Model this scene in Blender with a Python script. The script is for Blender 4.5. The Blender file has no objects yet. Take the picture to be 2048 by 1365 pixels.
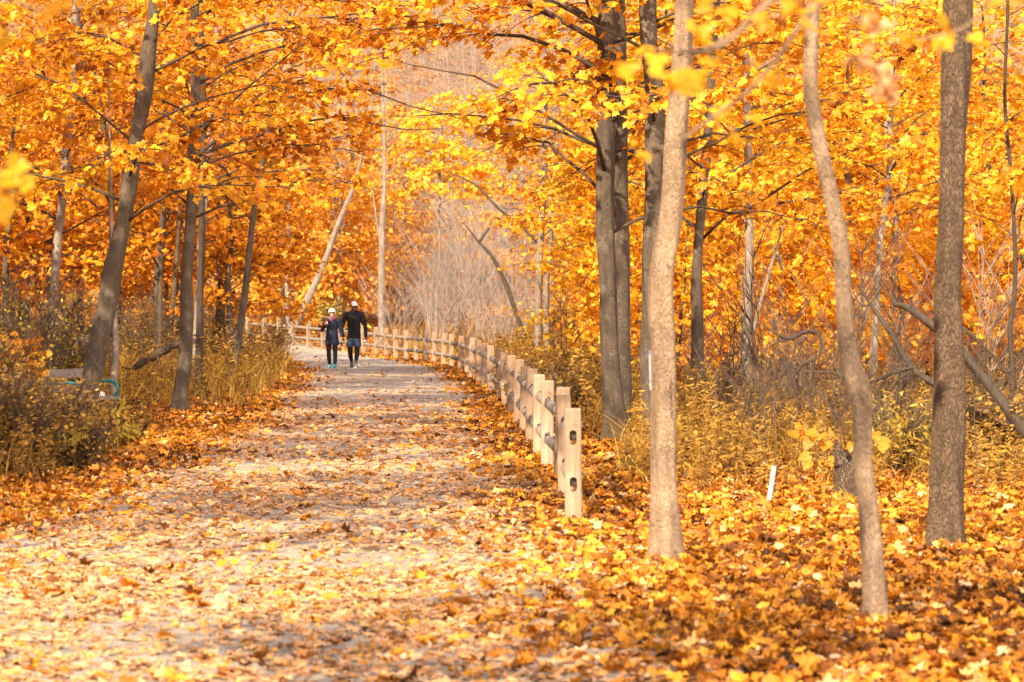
import bpy, bmesh, math, random
import numpy as np
from mathutils import Vector, Matrix

RNG = np.random.default_rng(7)
random.seed(7)
SC = bpy.context.scene
COL = SC.collection

# ------------------------------------------------------------------ camera
F = 5333.0                      # focal length in pixels of the 2048 wide photo
CAM_H = 1.71
TILT = math.atan(72.5 / F)
cam_d = bpy.data.cameras.new('camera')
cam = bpy.data.objects.new('camera', cam_d)
COL.objects.link(cam)
cam.location = (0, 0, CAM_H)
cam.rotation_euler = (math.pi / 2 - TILT, 0, 0)
cam_d.sensor_width = 36.0
cam_d.lens = 36.0 * F / 2048
cam_d.clip_start = 0.1
cam_d.clip_end = 2000
cam_d.dof.use_dof = True
cam_d.dof.focus_distance = 38
cam_d.dof.aperture_fstop = 4.2
SC.camera = cam


def P(px, py, d):
    """world point seen at pixel px,py at forward distance d (world y = d)"""
    u = (px - 1024) / F
    v = -(py - 682.5) / F
    r = np.array([u, math.cos(TILT) + v * math.sin(TILT), -math.sin(TILT) + v * math.cos(TILT)])
    r = r * (d / r[1])
    return np.array([r[0], d, CAM_H + r[2]])


def project(p):
    p = np.asarray(p, float)
    y = p[..., 1]
    z = p[..., 2] - CAM_H
    ct, st = math.cos(TILT), math.sin(TILT)
    fwd = y * ct - z * st
    up = y * st + z * ct
    return 1024 + F * p[..., 0] / fwd, 682.5 - F * up / fwd


def terrain(x, y):
    x = np.asarray(x, float)
    y = np.asarray(y, float)
    s = np.clip(y - 82, 0, None)
    h = .0014 * s * s
    h = np.where(s > 180, .0014 * 180 * 180 + (s - 180) * .1, h)
    h = h + np.clip((s - 25) / 60, 0, 1) * (1.0 * np.sin(x * .09 + 1.3) + .7 * np.sin(x * .21 + y * .05) + .5 * np.sin(y * .17))
    return h


def gd(py):
    return CAM_H * F / (py - 610.0)


# ------------------------------------------------------------------ objects
def tag(o, label=None, cat=None, group=None, kind=None):
    if label: o['label'] = label
    if cat: o['category'] = cat
    if group: o['group'] = group
    if kind: o['kind'] = kind
    return o


def empty(name, loc=(0, 0, 0), rz=0.0):
    o = bpy.data.objects.new(name, None)
    o.empty_display_size = .2
    o.location = loc
    o.rotation_euler = (0, 0, rz)
    COL.objects.link(o)
    return o


class MB:
    """collects vertices and faces, builds one mesh object"""
    def __init__(s):
        s.v, s.f, s.a, s.n, s.m = [], [], [], 0, []

    def add(s, v, faces, tone=None, mi=0):
        v = np.asarray(v, np.float32).reshape(-1, 3)
        for fa in (faces if isinstance(faces, list) else [faces]):
            fa = np.asarray(fa, np.int32)
            if fa.size: s.f.append(fa + s.n); s.m.append(np.full(len(fa), mi, np.int32))
        s.v.append(v)
        if tone is None: tone = np.full(len(v), .5, np.float32)
        s.a.append(np.broadcast_to(np.asarray(tone, np.float32), (len(v),)))
        s.n += len(v)
        return s

    def mesh(s, name, mat, offset=None, smooth=True, rz=0.0):
        v = np.concatenate(s.v) if s.v else np.zeros((0, 3), np.float32)
        if offset is not None: v = v - np.asarray(offset, np.float32)
        if rz:
            c, q = math.cos(-rz), math.sin(-rz)
            v = np.stack([v[:, 0] * c - v[:, 1] * q, v[:, 0] * q + v[:, 1] * c, v[:, 2]], 1)
        me = bpy.data.meshes.new(name)
        me.vertices.add(len(v))
        me.vertices.foreach_set('co', np.ascontiguousarray(v, np.float32).ravel())
        li = np.concatenate([f.ravel() for f in s.f]) if s.f else np.zeros(0, np.int32)
        sz = np.concatenate([np.full(len(f), f.shape[1], np.int32) for f in s.f]) if s.f else np.zeros(0, np.int32)
        st = np.concatenate([[0], np.cumsum(sz)[:-1]]).astype(np.int32) if len(sz) else sz
        me.loops.add(len(li))
        me.loops.foreach_set('vertex_index', li.astype(np.int32))
        me.polygons.add(len(sz))
        me.polygons.foreach_set('loop_start', st)
        me.polygons.foreach_set('use_smooth', np.full(len(sz), smooth))
        at = me.attributes.new('tone', 'FLOAT', 'POINT')
        if s.a: at.data.foreach_set('value', np.ascontiguousarray(np.concatenate(s.a), np.float32))
        me.update(calc_edges=True)
        me.materials.append(mat)
        if s.m and max(int(q.max()) for q in s.m) > 0:
            me.materials.append(B_LIMB)
            me.polygons.foreach_set('material_index', np.concatenate(s.m))
        return me

    def build(s, name, mat, parent=None, offset=None, smooth=True, loc=None):
        o = bpy.data.objects.new(name, s.mesh(name, mat, offset, smooth))
        COL.objects.link(o)
        if parent: o.parent = parent
        if loc is not None: o.location = loc
        return o


def norm(a):
    return a / np.maximum(np.linalg.norm(a, axis=-1, keepdims=True), 1e-9)


def tubes(Pts, R, sides, mb, tone=None, cap=True, wob=None, mi=0):
    """batch of tubes: Pts (T,n,3), R (T,n)"""
    Pts = np.asarray(Pts, float)
    R = np.asarray(R, float)
    T, n, _ = Pts.shape
    if T == 0: return
    t = norm(np.gradient(Pts, axis=1))
    d = norm(Pts[:, -1] - Pts[:, 0])
    ref = np.where(np.abs(d[:, 2:3]) > .75, np.array([[0, 1.0, 0]]), np.array([[0, 0, 1.0]]))
    n1 = norm(np.cross(t, ref[:, None, :]))
    n2 = np.cross(t, n1)
    ang = np.linspace(0, 2 * math.pi, sides, endpoint=False)
    ca, sa = np.cos(ang), np.sin(ang)
    rr = R[:, :, None]
    if wob is not None: rr = rr * wob
    V = Pts[:, :, None, :] + rr[..., None] * (n1[:, :, None, :] * ca[None, None, :, None] + n2[:, :, None, :] * sa[None, None, :, None])
    base = (np.arange(T) * n * sides)[:, None, None]
    i = np.arange(n - 1)[None, :, None] * sides
    j = np.arange(sides)[None, None, :]
    j2 = (np.arange(sides) + 1) % sides
    j2 = j2[None, None, :]
    q = np.stack([base + i + j, base + i + j2, base + i + sides + j2, base + i + sides + j], -1).reshape(-1, 4)
    faces = [q]
    if cap:
        for k in (0, n - 1):
            c = base[:, 0, :] + k * sides + np.arange(sides)[None, :]
            faces.append(c[:, ::-1] if k == 0 else c)
    tn = None
    if tone is not None:
        tn = np.repeat(np.broadcast_to(np.asarray(tone, float), (T,)), n * sides)
    mb.add(V.reshape(-1, 3), faces, tn, mi)


def spline(pts, m):
    """Catmull-Rom through pts (k,dim) resampled to m points"""
    p = np.asarray(pts, float)
    k = len(p)
    p = np.concatenate([2 * p[:1] - p[1:2], p, 2 * p[-1:] - p[-2:-1]])
    u = np.linspace(0, k - 1 - 1e-6, m)
    i = u.astype(int)
    f = (u - i)[:, None]
    a, b, c, d = p[i], p[i + 1], p[i + 2], p[i + 3]
    return .5 * ((2 * b) + (-a + c) * f + (2 * a - 5 * b + 4 * c - d) * f ** 2 + (-a + 3 * b - 3 * c + d) * f ** 3)


# ------------------------------------------------------------------ leaves
def _mirror(h):
    h = np.array(h, float)
    inner = h[1:-1]
    return np.concatenate([h, inner[::-1] * [-1, 1]])


LEAF_HI = _mirror([(0, .06), (.20, -.04), (.33, -.12), (.38, .06), (.56, .04), (.52, .18), (.72, .34), (.52, .39), (.55, .52), (.33, .46),
                   (.34, .62), (.40, .76), (.21, .72), (.11, .86), (0, 1.08)])
LEAF_MID = _mirror([(0, .05), (.34, -.10), (.42, .08), (.70, .30), (.38, .44), (.40, .74), (.19, .76), (0, 1.05)])
LEAF_LOW = _mirror([(0, 0), (.55, .12), (.30, .42), (.30, .75), (0, 1.05)])
LEAF_LANCE = _mirror([(0, 0), (.07, .25), (.085, .5), (.05, .78), (0, 1.0)])
LEAF_OVAL = _mirror([(0, 0), (.24, .16), (.34, .42), (.24, .72), (0, 1.0)])


def leaves(mb, c, nrm, tip, size, tone, tpl, curl=.25, rng=RNG):
    """c (N,3) leaf positions, nrm normals, tip preferred tip direction, size (N,), tone (N,)"""
    N = len(c)
    if N == 0: return
    nrm = norm(nrm)
    y = tip - nrm * np.sum(tip * nrm, 1, keepdims=True)
    y = norm(y + 1e-6)
    x = np.cross(y, nrm)
    k = len(tpl)
    o2 = np.concatenate([tpl, [[0, .40]]])
    cu = rng.normal(0, curl, N) + curl * .4
    fo = rng.normal(0, curl, N)
    z = -cu[:, None] * ((o2[:, 1] - .4) ** 2)[None] - (cu * .6 + fo)[:, None] * np.abs(o2[:, 0])[None] * .8
    z = z + rng.normal(0, curl * .22, z.shape)
    V = c[:, None, :] + size[:, None, None] * (x[:, None, :] * o2[None, :, 0:1] + y[:, None, :] * (o2[None, :, 1:2]) + nrm[:, None, :] * z[..., None])
    a = np.arange(k)
    tri = np.stack([np.full(k, k), a, (a + 1) % k], 1)
    Fc = (np.arange(N) * (k + 1))[:, None, None] + tri[None]
    mb.add(V.reshape(-1, 3), Fc.reshape(-1, 3), np.repeat(tone, k + 1))


# ------------------------------------------------------------------ materials
def new_mat(name):
    m = bpy.data.materials.new(name)
    m.use_nodes = True
    nt = m.node_tree
    for n in list(nt.nodes): nt.nodes.remove(n)
    return m, nt, nt.nodes, nt.links


def ramp(nt, stops, interp='LINEAR'):
    r = nt.nodes.new('ShaderNodeValToRGB')
    cr = r.color_ramp
    cr.interpolation = interp
    while len(cr.elements) < len(stops): cr.elements.new(.5)
    for e, (p, c) in zip(cr.elements, stops):
        e.position = p
        e.color = (*c, 1)
    return r


def noise(nt, vec, scale, detail=3, rough=.55):
    n = nt.nodes.new('ShaderNodeTexNoise')
    n.inputs['Scale'].default_value = scale
    n.inputs['Detail'].default_value = detail
    n.inputs['Roughness'].default_value = rough
    if vec is not None: nt.links.new(vec, n.inputs['Vector'])
    return n.outputs['Fac']


def mixc(nt, fac, a, b, mode='MIX'):
    m = nt.nodes.new('ShaderNodeMix')
    m.data_type = 'RGBA'
    m.blend_type = mode
    for sock, val in ((m.inputs[0], fac), (m.inputs[6], a), (m.inputs[7], b)):
        if hasattr(val, 'is_linked'): nt.links.new(val, sock)
        elif isinstance(val, (int, float)): sock.default_value = val
        else: sock.default_value = (*val, 1)
    return m.outputs[2]


def maprange(nt, v, a, b, c=0, d=1):
    m = nt.nodes.new('ShaderNodeMapRange')
    nt.links.new(v, m.inputs['Value'])
    for i, x in zip(('From Min', 'From Max', 'To Min', 'To Max'), (a, b, c, d)): m.inputs[i].default_value = x
    return m.outputs['Result']


def mat_leaf(name, stops, trans=.46, spots=True, gloss=.02, tint=(1.0, .86, .6)):
    m, nt, N, L = new_mat(name)
    at = N.new('ShaderNodeAttribute')
    at.attribute_name = 'tone'
    r = ramp(nt, stops)
    L.new(at.outputs['Fac'], r.inputs['Fac'])
    col = r.outputs['Color']
    geo = N.new('ShaderNodeNewGeometry')
    if spots:
        s = maprange(nt, noise(nt, geo.outputs['Position'], 34, 1), .66, .72)
        col = mixc(nt, s, col, (.10, .035, .008))
        s2 = maprange(nt, noise(nt, geo.outputs['Position'], 9, 2), .35, .7, 0, .45)
        col = mixc(nt, s2, col, mixc(nt, 1.0, col, (.80, .62, .45), 'MULTIPLY'))
    d = N.new('ShaderNodeBsdfDiffuse')
    L.new(col, d.inputs['Color'])
    t = N.new('ShaderNodeBsdfTranslucent')
    L.new(mixc(nt, 1.0, col, tint, 'MULTIPLY'), t.inputs['Color'])
    mx = N.new('ShaderNodeMixShader')
    mx.inputs[0].default_value = trans
    L.new(d.outputs[0], mx.inputs[1])
    L.new(t.outputs[0], mx.inputs[2])
    g = N.new('ShaderNodeBsdfGlossy')
    g.inputs['Roughness'].default_value = .45
    mx2 = N.new('ShaderNodeMixShader')
    mx2.inputs[0].default_value = gloss
    L.new(mx.outputs[0], mx2.inputs[1])
    L.new(g.outputs[0], mx2.inputs[2])
    o = N.new('ShaderNodeOutputMaterial')
    L.new(mx2.outputs[0], o.inputs['Surface'])
    return m


def mat_bark(name, light, dark, zs=.22, scale=7, fissure=0.0, bump=.4, spot=None, bigs=1.7, vary=False):
    m, nt, N, L = new_mat(name)
    tc = N.new('ShaderNodeTexCoord')
    mp = N.new('ShaderNodeMapping')
    mp.inputs['Scale'].default_value = (1, 1, zs)
    L.new(tc.outputs['Object'], mp.inputs['Vector'])
    big = noise(nt, tc.outputs['Object'], bigs, 5, .62)
    st = noise(nt, mp.outputs['Vector'], scale * 3, 5, .65)
    fine = noise(nt, tc.outputs['Object'], 60, 3, .6)
    f1 = maprange(nt, big, .34, .68)
    col = mixc(nt, f1, light, dark)
    f2 = maprange(nt, st, .36, .66, 0, .75)
    col = mixc(nt, f2, col, tuple(c * .55 for c in dark))
    f3 = maprange(nt, fine, .3, .7, 0, .16)
    col = mixc(nt, f3, col, tuple(min(1, c * 1.25) for c in light))
    if spot:
        f4 = maprange(nt, noise(nt, tc.outputs['Object'], 3.1, 5, .7), .57, .64, 0, .8)
        col = mixc(nt, f4, col, spot)
    if vary:
        oi = N.new('ShaderNodeObjectInfo')
        vr = maprange(nt, oi.outputs['Random'], 0, 1, 0, .75)
        col = mixc(nt, vr, col, mixc(nt, 1.0, col, (.66, .60, .56), 'MULTIPLY'))
    h = st
    if fissure:
        v = N.new('ShaderNodeTexVoronoi')
        v.feature = 'DISTANCE_TO_EDGE'
        mp2 = N.new('ShaderNodeMapping')
        mp2.inputs['Scale'].default_value = (1, 1, .13)
        wv = N.new('ShaderNodeVectorMath'); wv.operation = 'ADD'
        nz = N.new('ShaderNodeTexNoise'); nz.inputs['Scale'].default_value = 5
        sc = N.new('ShaderNodeVectorMath'); sc.operation = 'SCALE'; sc.inputs['Scale'].default_value = .09
        L.new(tc.outputs['Object'], nz.inputs['Vector'])
        L.new(nz.outputs['Color'], sc.inputs[0])
        L.new(tc.outputs['Object'], wv.inputs[0]); L.new(sc.outputs[0], wv.inputs[1])
        L.new(wv.outputs[0], mp2.inputs['Vector'])
        L.new(mp2.outputs['Vector'], v.inputs['Vector'])
        v.inputs['Scale'].default_value = 105
        fd = maprange(nt, v.outputs['Distance'], 0, .22, 1, 0)
        col = mixc(nt, maprange(nt, fd, 0, 1, 0, fissure), col, tuple(c * .3 for c in dark))
        ad = N.new('ShaderNodeMath'); ad.operation = 'SUBTRACT'
        L.new(st, ad.inputs[0]); L.new(fd, ad.inputs[1])
        h = ad.outputs[0]
    p = N.new('ShaderNodeBsdfPrincipled')
    p.inputs['Roughness'].default_value = .85
    p.inputs['Specular IOR Level'].default_value = .2
    L.new(col, p.inputs['Base Color'])
    b = N.new('ShaderNodeBump')
    b.inputs['Strength'].default_value = bump
    b.inputs['Distance'].default_value = .02
    L.new(h, b.inputs['Height'])
    L.new(b.outputs[0], p.inputs['Normal'])
    o = N.new('ShaderNodeOutputMaterial')
    L.new(p.outputs[0], o.inputs['Surface'])
    return m


def mat_plain(name, color, rough=.7, var=.25, scale=20, bump=.15, spec=.3, metal=0.0, zs=1.0):
    m, nt, N, L = new_mat(name)
    tc = N.new('ShaderNodeTexCoord')
    mp = N.new('ShaderNodeMapping')
    mp.inputs['Scale'].default_value = (1, 1, zs)
    L.new(tc.outputs['Object'], mp.inputs['Vector'])
    n = noise(nt, mp.outputs['Vector'], scale, 5, .6)
    col = mixc(nt, maprange(nt, n, .3, .7), tuple(c * (1 - var) for c in color), tuple(min(1, c * (1 + var)) for c in color))
    p = N.new('ShaderNodeBsdfPrincipled')
    p.inputs['Roughness'].default_value = rough
    p.inputs['Specular IOR Level'].default_value = spec
    p.inputs['Metallic'].default_value = metal
    L.new(col, p.inputs['Base Color'])
    b = N.new('ShaderNodeBump')
    b.inputs['Strength'].default_value = bump
    b.inputs['Distance'].default_value = .01
    L.new(n, b.inputs['Height'])
    L.new(b.outputs[0], p.inputs['Normal'])
    o = N.new('ShaderNodeOutputMaterial')
    L.new(p.outputs[0], o.inputs['Surface'])
    return m


def mat_ground(name, stops, scale, scale2, bump=.5, dist=.03, rough=.95):
    m, nt, N, L = new_mat(name)
    tc = N.new('ShaderNodeTexCoord')
    v = tc.outputs['Object']
    n1 = noise(nt, v, scale, 6, .7)
    n2 = noise(nt, v, scale2, 4, .6)
    a = N.new('ShaderNodeMath'); a.operation = 'MULTIPLY_ADD'
    L.new(n1, a.inputs[0]); a.inputs[1].default_value = .6
    b_ = N.new('ShaderNodeMath'); b_.operation = 'MULTIPLY'
    L.new(n2, b_.inputs[0]); b_.inputs[1].default_value = .4
    L.new(b_.outputs[0], a.inputs[2])
    r = ramp(nt, stops)
    L.new(a.outputs[0], r.inputs['Fac'])
    p = N.new('ShaderNodeBsdfPrincipled')
    p.inputs['Roughness'].default_value = rough
    p.inputs['Specular IOR Level'].default_value = .1
    L.new(r.outputs['Color'], p.inputs['Base Color'])
    b = N.new('ShaderNodeBump')
    b.inputs['Strength'].default_value = bump
    b.inputs['Distance'].default_value = dist
    L.new(n1, b.inputs['Height'])
    L.new(b.outputs[0], p.inputs['Normal'])
    o = N.new('ShaderNodeOutputMaterial')
    L.new(p.outputs[0], o.inputs['Surface'])
    return m


MAPLE = [(0, (.26, .07, .006)), (.22, (.62, .20, .007)), (.5, (.83, .355, .011)), (.75, (.87, .455, .016)), (1, (.88, .58, .03))]
M_MAPLE = mat_leaf('maple leaf', MAPLE)
M_FAR = mat_leaf('far leaf', [(0, (.46, .17, .03)), (.4, (.76, .33, .03)), (.75, (.84, .43, .04)), (1, (.86, .55, .07))], spots=False)
M_LITTER = mat_leaf('fallen leaf', [(0, (.07, .028, .010)), (.18, (.26, .085, .014)), (.42, (.66, .24, .022)), (.68, (.78, .33, .025)),
                                    (.86, (.82, .42, .045)), (1, (.74, .48, .24))], trans=.22)
M_PATHLEAF = mat_leaf('path leaf', [(0, (.16, .07, .03)), (.14, (.40, .18, .06)), (.38, (.60, .29, .10)), (.6, (.64, .35, .155)),
                                    (.82, (.66, .42, .235)), (.93, (.76, .36, .04)), (1, (.84, .44, .025))], trans=.15, gloss=.05)
M_WEED = mat_leaf('weed', [(0, (.07, .036, .012)), (.3, (.24, .115, .022)), (.6, (.42, .225, .030)), (.85, (.56, .35, .045)), (1, (.68, .49, .10))], trans=.35, spots=False)
M_SHRUB = mat_leaf('shrub leaf', [(0, (.09, .05, .008)), (.4, (.26, .17, .014)), (.7, (.46, .31, .025)), (1, (.66, .50, .10))], trans=.4, spots=False)
M_TWIG = mat_plain('pale twig', (.28, .21, .155), .85, .3, 3)
M_BUSH = mat_plain('grey tan twig', (.33, .265, .21), .85, .35, 3)
M_TWIGD = mat_plain('dark twig', (.10, .065, .04), .85, .35, 6)
B_TAN = mat_bark('tan bark with painted dapple', (.50, .335, .20), (.25, .16, .09), .16, 3.0, .03, .7, spot=(.10, .07, .048), bigs=3.2)  # mottle mixes bark patches with painted bands of sun and shade
B_GREY = mat_bark('grey brown bark', (.195, .142, .092), (.112, .08, .053), .25, 7, .25, .7, spot=(.22, .175, .12), bigs=2.6)
B_FISS = mat_bark('fissured bark', (.25, .16, .092), (.16, .10, .056), .2, 8, .4, .9)
B_DARK = mat_bark('dark bark', (.085, .06, .04), (.05, .035, .024), .3, 8, 0, .5)
B_PALE = mat_bark('pale bark', (.31, .24, .175), (.19, .14, .10), .3, 5, 0, .5, spot=(.36, .30, .235), bigs=2.5)
B_LIMB = mat_bark('limb bark', (.10, .068, .043), (.06, .042, .028), .4, 8, 0, .3)

# ------------------------------------------------------------------ light
w = bpy.data.worlds.new('World')
SC.world = w
w.use_nodes = True
wn = w.node_tree
bg = wn.nodes.get('Background') or wn.nodes.new('ShaderNodeBackground')
sky = wn.nodes.new('ShaderNodeTexSky')
sky.sky_type = 'NISHITA'
sky.sun_disc = False
SUN_EL, SUN_AZ = math.radians(36), math.radians(34)     # azimuth: left of straight behind the camera
sky.sun_elevation = SUN_EL
sky.sun_rotation = math.pi - SUN_AZ
sky.air_density = 1.0
sky.dust_density = 3.0
wn.links.new(sky.outputs[0], bg.inputs['Color'])
bg.inputs['Strength'].default_value = .15
sun_d = bpy.data.lights.new('sun', 'SUN')
sun_d.energy = 5.0
sun_d.angle = math.radians(.55)
sun_d.color = (1, .86, .68)
sun = bpy.data.objects.new('sun', sun_d)
COL.objects.link(sun)
TOSUN = np.array([-math.sin(SUN_AZ) * math.cos(SUN_EL), -math.cos(SUN_AZ) * math.cos(SUN_EL), math.sin(SUN_EL)])
sun.rotation_euler = Vector(-TOSUN).to_track_quat('-Z', 'Y').to_euler()
sun.location = (-20, -30, 40)
SC.view_settings.view_transform = 'Standard'
SC.view_settings.look = 'None'
SC.view_settings.gamma = 1
SC.view_settings.exposure = 1.2
SC.render.engine = 'CYCLES'
SC.cycles.use_denoising = True
SC.cycles.max_bounces = 6
SC.cycles.transparent_max_bounces = 4
SC.cycles.diffuse_bounces = 4
SC.cycles.use_adaptive_sampling = True
SC.cycles.adaptive_threshold = .02

# ------------------------------------------------------------------ ground and path
xs = np.concatenate([np.linspace(-420, -60, 25)[:-1], np.linspace(-60, 60, 121), np.linspace(60, 420, 25)[1:]])
ys = np.concatenate([np.linspace(-120, 5, 20)[:-1], np.linspace(5, 110, 71)[:-1], np.linspace(110, 300, 96)[:-1], np.linspace(300, 640, 18)])
X, Y = np.meshgrid(xs, ys)
Z = terrain(X, Y)
nx, ny = len(xs), len(ys)
idx = (np.arange(ny - 1)[:, None] * nx + np.arange(nx - 1)[None]).ravel()
gm = mat_ground('leaf covered soil', [(.34, (.04, .022, .012)), (.44, (.15, .07, .025)), (.50, (.30, .15, .055)), (.56, (.42, .25, .11)), (.66, (.20, .12, .07))], 4, .35, 1.0, .1)
tag(MB().add(np.stack([X, Y, Z], -1).reshape(-1, 3), np.stack([idx, idx + 1, idx + nx + 1, idx + nx], 1)).build('ground', gm), kind='structure')

PY = np.array([-10, 12.0, 15.5, 23.4, 31.4, 38, 48, 57, 70, 80, 88, 94, 99, 103])
PL = np.array([-6.6, -5.8, -5.2, -3.9, -3.9, -3.95, -4.2, -4.6, -5.5, -6.7, -8.0, -9.6, -12.0, -16.])
PR = np.array([2.0, 1.35, 1.0, .55, .05, -.2, -.55, -.95, -1.8, -3.1, -5.0, -6.6, -8.8, -12.])


def path_edges(y):
    return np.interp(y, PY, PL), np.interp(y, PY, PR)


yy = np.concatenate([np.linspace(-10, 60, 281)[:-1], np.linspace(60, 103, 173)])
l, r = path_edges(yy)
l = l + .16 * np.sin(yy * 1.1) + .1 * np.sin(yy * 2.7 + 1)
r = r + .16 * np.sin(yy * .9 + 2) + .1 * np.sin(yy * 2.3)
u = np.linspace(0, 1, 13)
xx = l[:, None] * (1 - u) + r[:, None] * u
YY = np.repeat(yy[:, None], 13, 1)
zz = terrain(xx, YY) + .006 + .02 * np.sin(np.pi * u)[None]
idx = (np.arange(len(yy) - 1)[:, None] * 13 + np.arange(12)[None]).ravel()
pm = mat_ground('pale gravel', [(.3, (.13, .105, .08)), (.42, (.29, .23, .165)), (.56, (.40, .325, .24)), (.70, (.50, .42, .325))], 55, 1.6, .8, .015)
tag(MB().add(np.stack([xx, YY, zz], -1).reshape(-1, 3), np.stack([idx, idx + 1, idx + 14, idx + 13], 1)).build('path', pm), kind='structure')

# fallen leaves
def litter():
    mb, mp = MB(), MB()
    bands = [(9.5, 17, 480, LEAF_HI, 1.0), (17, 27, 340, LEAF_MID, 1.0), (27, 45, 180, LEAF_MID, 1.05), (45, 80, 70, LEAF_LOW, 1.25), (80, 112, 26, LEAF_LOW, 1.6), (112, 200, 5, LEAF_LOW, 2.6)]
    for (d0, d1, dens, tpl, sz) in bands:
        hw = .192 * d1 * 1.25 + 2.4
        n = int(2 * hw * (d1 - d0) * dens)
        y = RNG.uniform(d0, d1, n)
        x = RNG.uniform(-hw, hw, n)
        keep = np.abs(x) < (.192 * y * 1.22 + 2.3)
        x, y = x[keep], y[keep]
        l, r = path_edges(y)
        wv = .35 * np.sin(y * .8) + .25 * np.sin(y * 2.1 + x)
        inside = np.minimum(x - l, r - x) + wv * .5           # >0 on the path
        t = np.clip((y - 15) / 40, 0, 1)
        pd = np.interp(y, [10, 20, 30, 38, 46, 54, 70, 110], [.88, .82, .84, .74, .42, .22, .12, .14])
        pd = pd * (0.38 + .85 * (np.sin(x * 1.7 + y * .6 + np.sin(y * 1.3)) * np.sin(y * .85 + 1 - x * .9) * .5 + .5))
        cover = np.clip(inside / np.interp(y, [12, 25, 60], [1.6, .9, .55]), 0, 1)
        p = 1 - cover * (1 - pd)
        k = RNG.random(len(x)) < p
        for (bx, bd, br) in ((1751, 14.3, .20), (1338, 17.7, .26), (1893, 18.8, .26), (1147, 21.0, .20)):
            q = np.hypot((x - (bx - 1024) * bd / F) / 1.0, (y - bd + .10) / 1.5)
            k &= (q > br * RNG.uniform(.75, 1.25, len(x))) | (RNG.random(len(x)) < .04)
        x, y, inside, cover = x[k], y[k], inside[k], cover[k]
        n = len(x)
        z = terrain(x, y) + .014 + RNG.random(n) ** 2 * np.where(cover > .5, .012, .035) + .02 * cover
        onpath = (cover + RNG.normal(0, .36, n)) > .5
        tilt = np.where(onpath, .17, .40)
        nr = np.stack([RNG.normal(0, 1, n) * tilt, RNG.normal(0, 1, n) * tilt - .06, np.ones(n)], 1)
        a = RNG.uniform(0, 2 * math.pi, n)
        tip = np.stack([np.cos(a), np.sin(a), np.zeros(n)], 1)
        size = (.034 + .062 * RNG.random(n) ** 1.3) * sz
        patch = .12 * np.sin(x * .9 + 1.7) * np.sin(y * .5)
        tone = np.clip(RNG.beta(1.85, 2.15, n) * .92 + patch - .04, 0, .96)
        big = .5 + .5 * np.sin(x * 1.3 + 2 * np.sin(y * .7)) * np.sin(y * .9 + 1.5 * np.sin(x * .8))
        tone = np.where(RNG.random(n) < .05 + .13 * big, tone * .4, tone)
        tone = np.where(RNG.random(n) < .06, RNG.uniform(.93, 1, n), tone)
        c = np.stack([x, y, z], 1)
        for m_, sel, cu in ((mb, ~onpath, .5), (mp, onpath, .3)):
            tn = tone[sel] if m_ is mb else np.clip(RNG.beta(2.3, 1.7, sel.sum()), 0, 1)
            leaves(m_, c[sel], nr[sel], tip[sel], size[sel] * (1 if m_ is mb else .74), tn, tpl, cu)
    for (bx, bd, br) in ((1751, 14.3, .07), (1338, 17.7, .12), (1893, 18.8, .14), (1147, 21.0, .09), (1697, 23.4, .15)):
        n = 60
        a = RNG.uniform(0, 6.28, n)
        q = br + RNG.random(n) ** 1.5 * .30
        c = np.stack([(bx - 1024) * bd / F + np.cos(a) * q, bd + np.sin(a) * q, .015 + .02 * np.exp(-(q - br) / .09) * RNG.random(n)], 1)
        nr = np.stack([np.cos(a) * .5, np.sin(a) * .5, np.ones(n)], 1) + RNG.normal(0, .4, (n, 3))
        t = RNG.normal(0, 1, (n, 3)) * [1, 1, .2]
        leaves(mb, c, nr, t, RNG.uniform(.04, .085, n), np.clip(RNG.beta(1.8, 2, n), 0, 1), LEAF_HI, .4)
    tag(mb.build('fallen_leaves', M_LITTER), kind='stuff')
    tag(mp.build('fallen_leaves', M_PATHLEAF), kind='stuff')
litter()

# ------------------------------------------------------------------ trees
OPEN = np.array([(765, 150), (850, 95), (960, 80), (935, 170), (925, 250), (990, 300), (1010, 380), (970, 520), (960, 620), (720, 600), (640, 560), (700, 430), (760, 300)], float)


def in_poly(px, py, poly):
    inside = np.zeros(px.shape, bool)
    j = len(poly) - 1
    for i in range(len(poly)):
        xi, yi = poly[i]; xj, yj = poly[j]
        c = ((yi > py) != (yj > py)) & (px < (xj - xi) * (py - yi) / (yj - yi + 1e-9) + xi)
        inside ^= c
        j = i
    return inside


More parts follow.
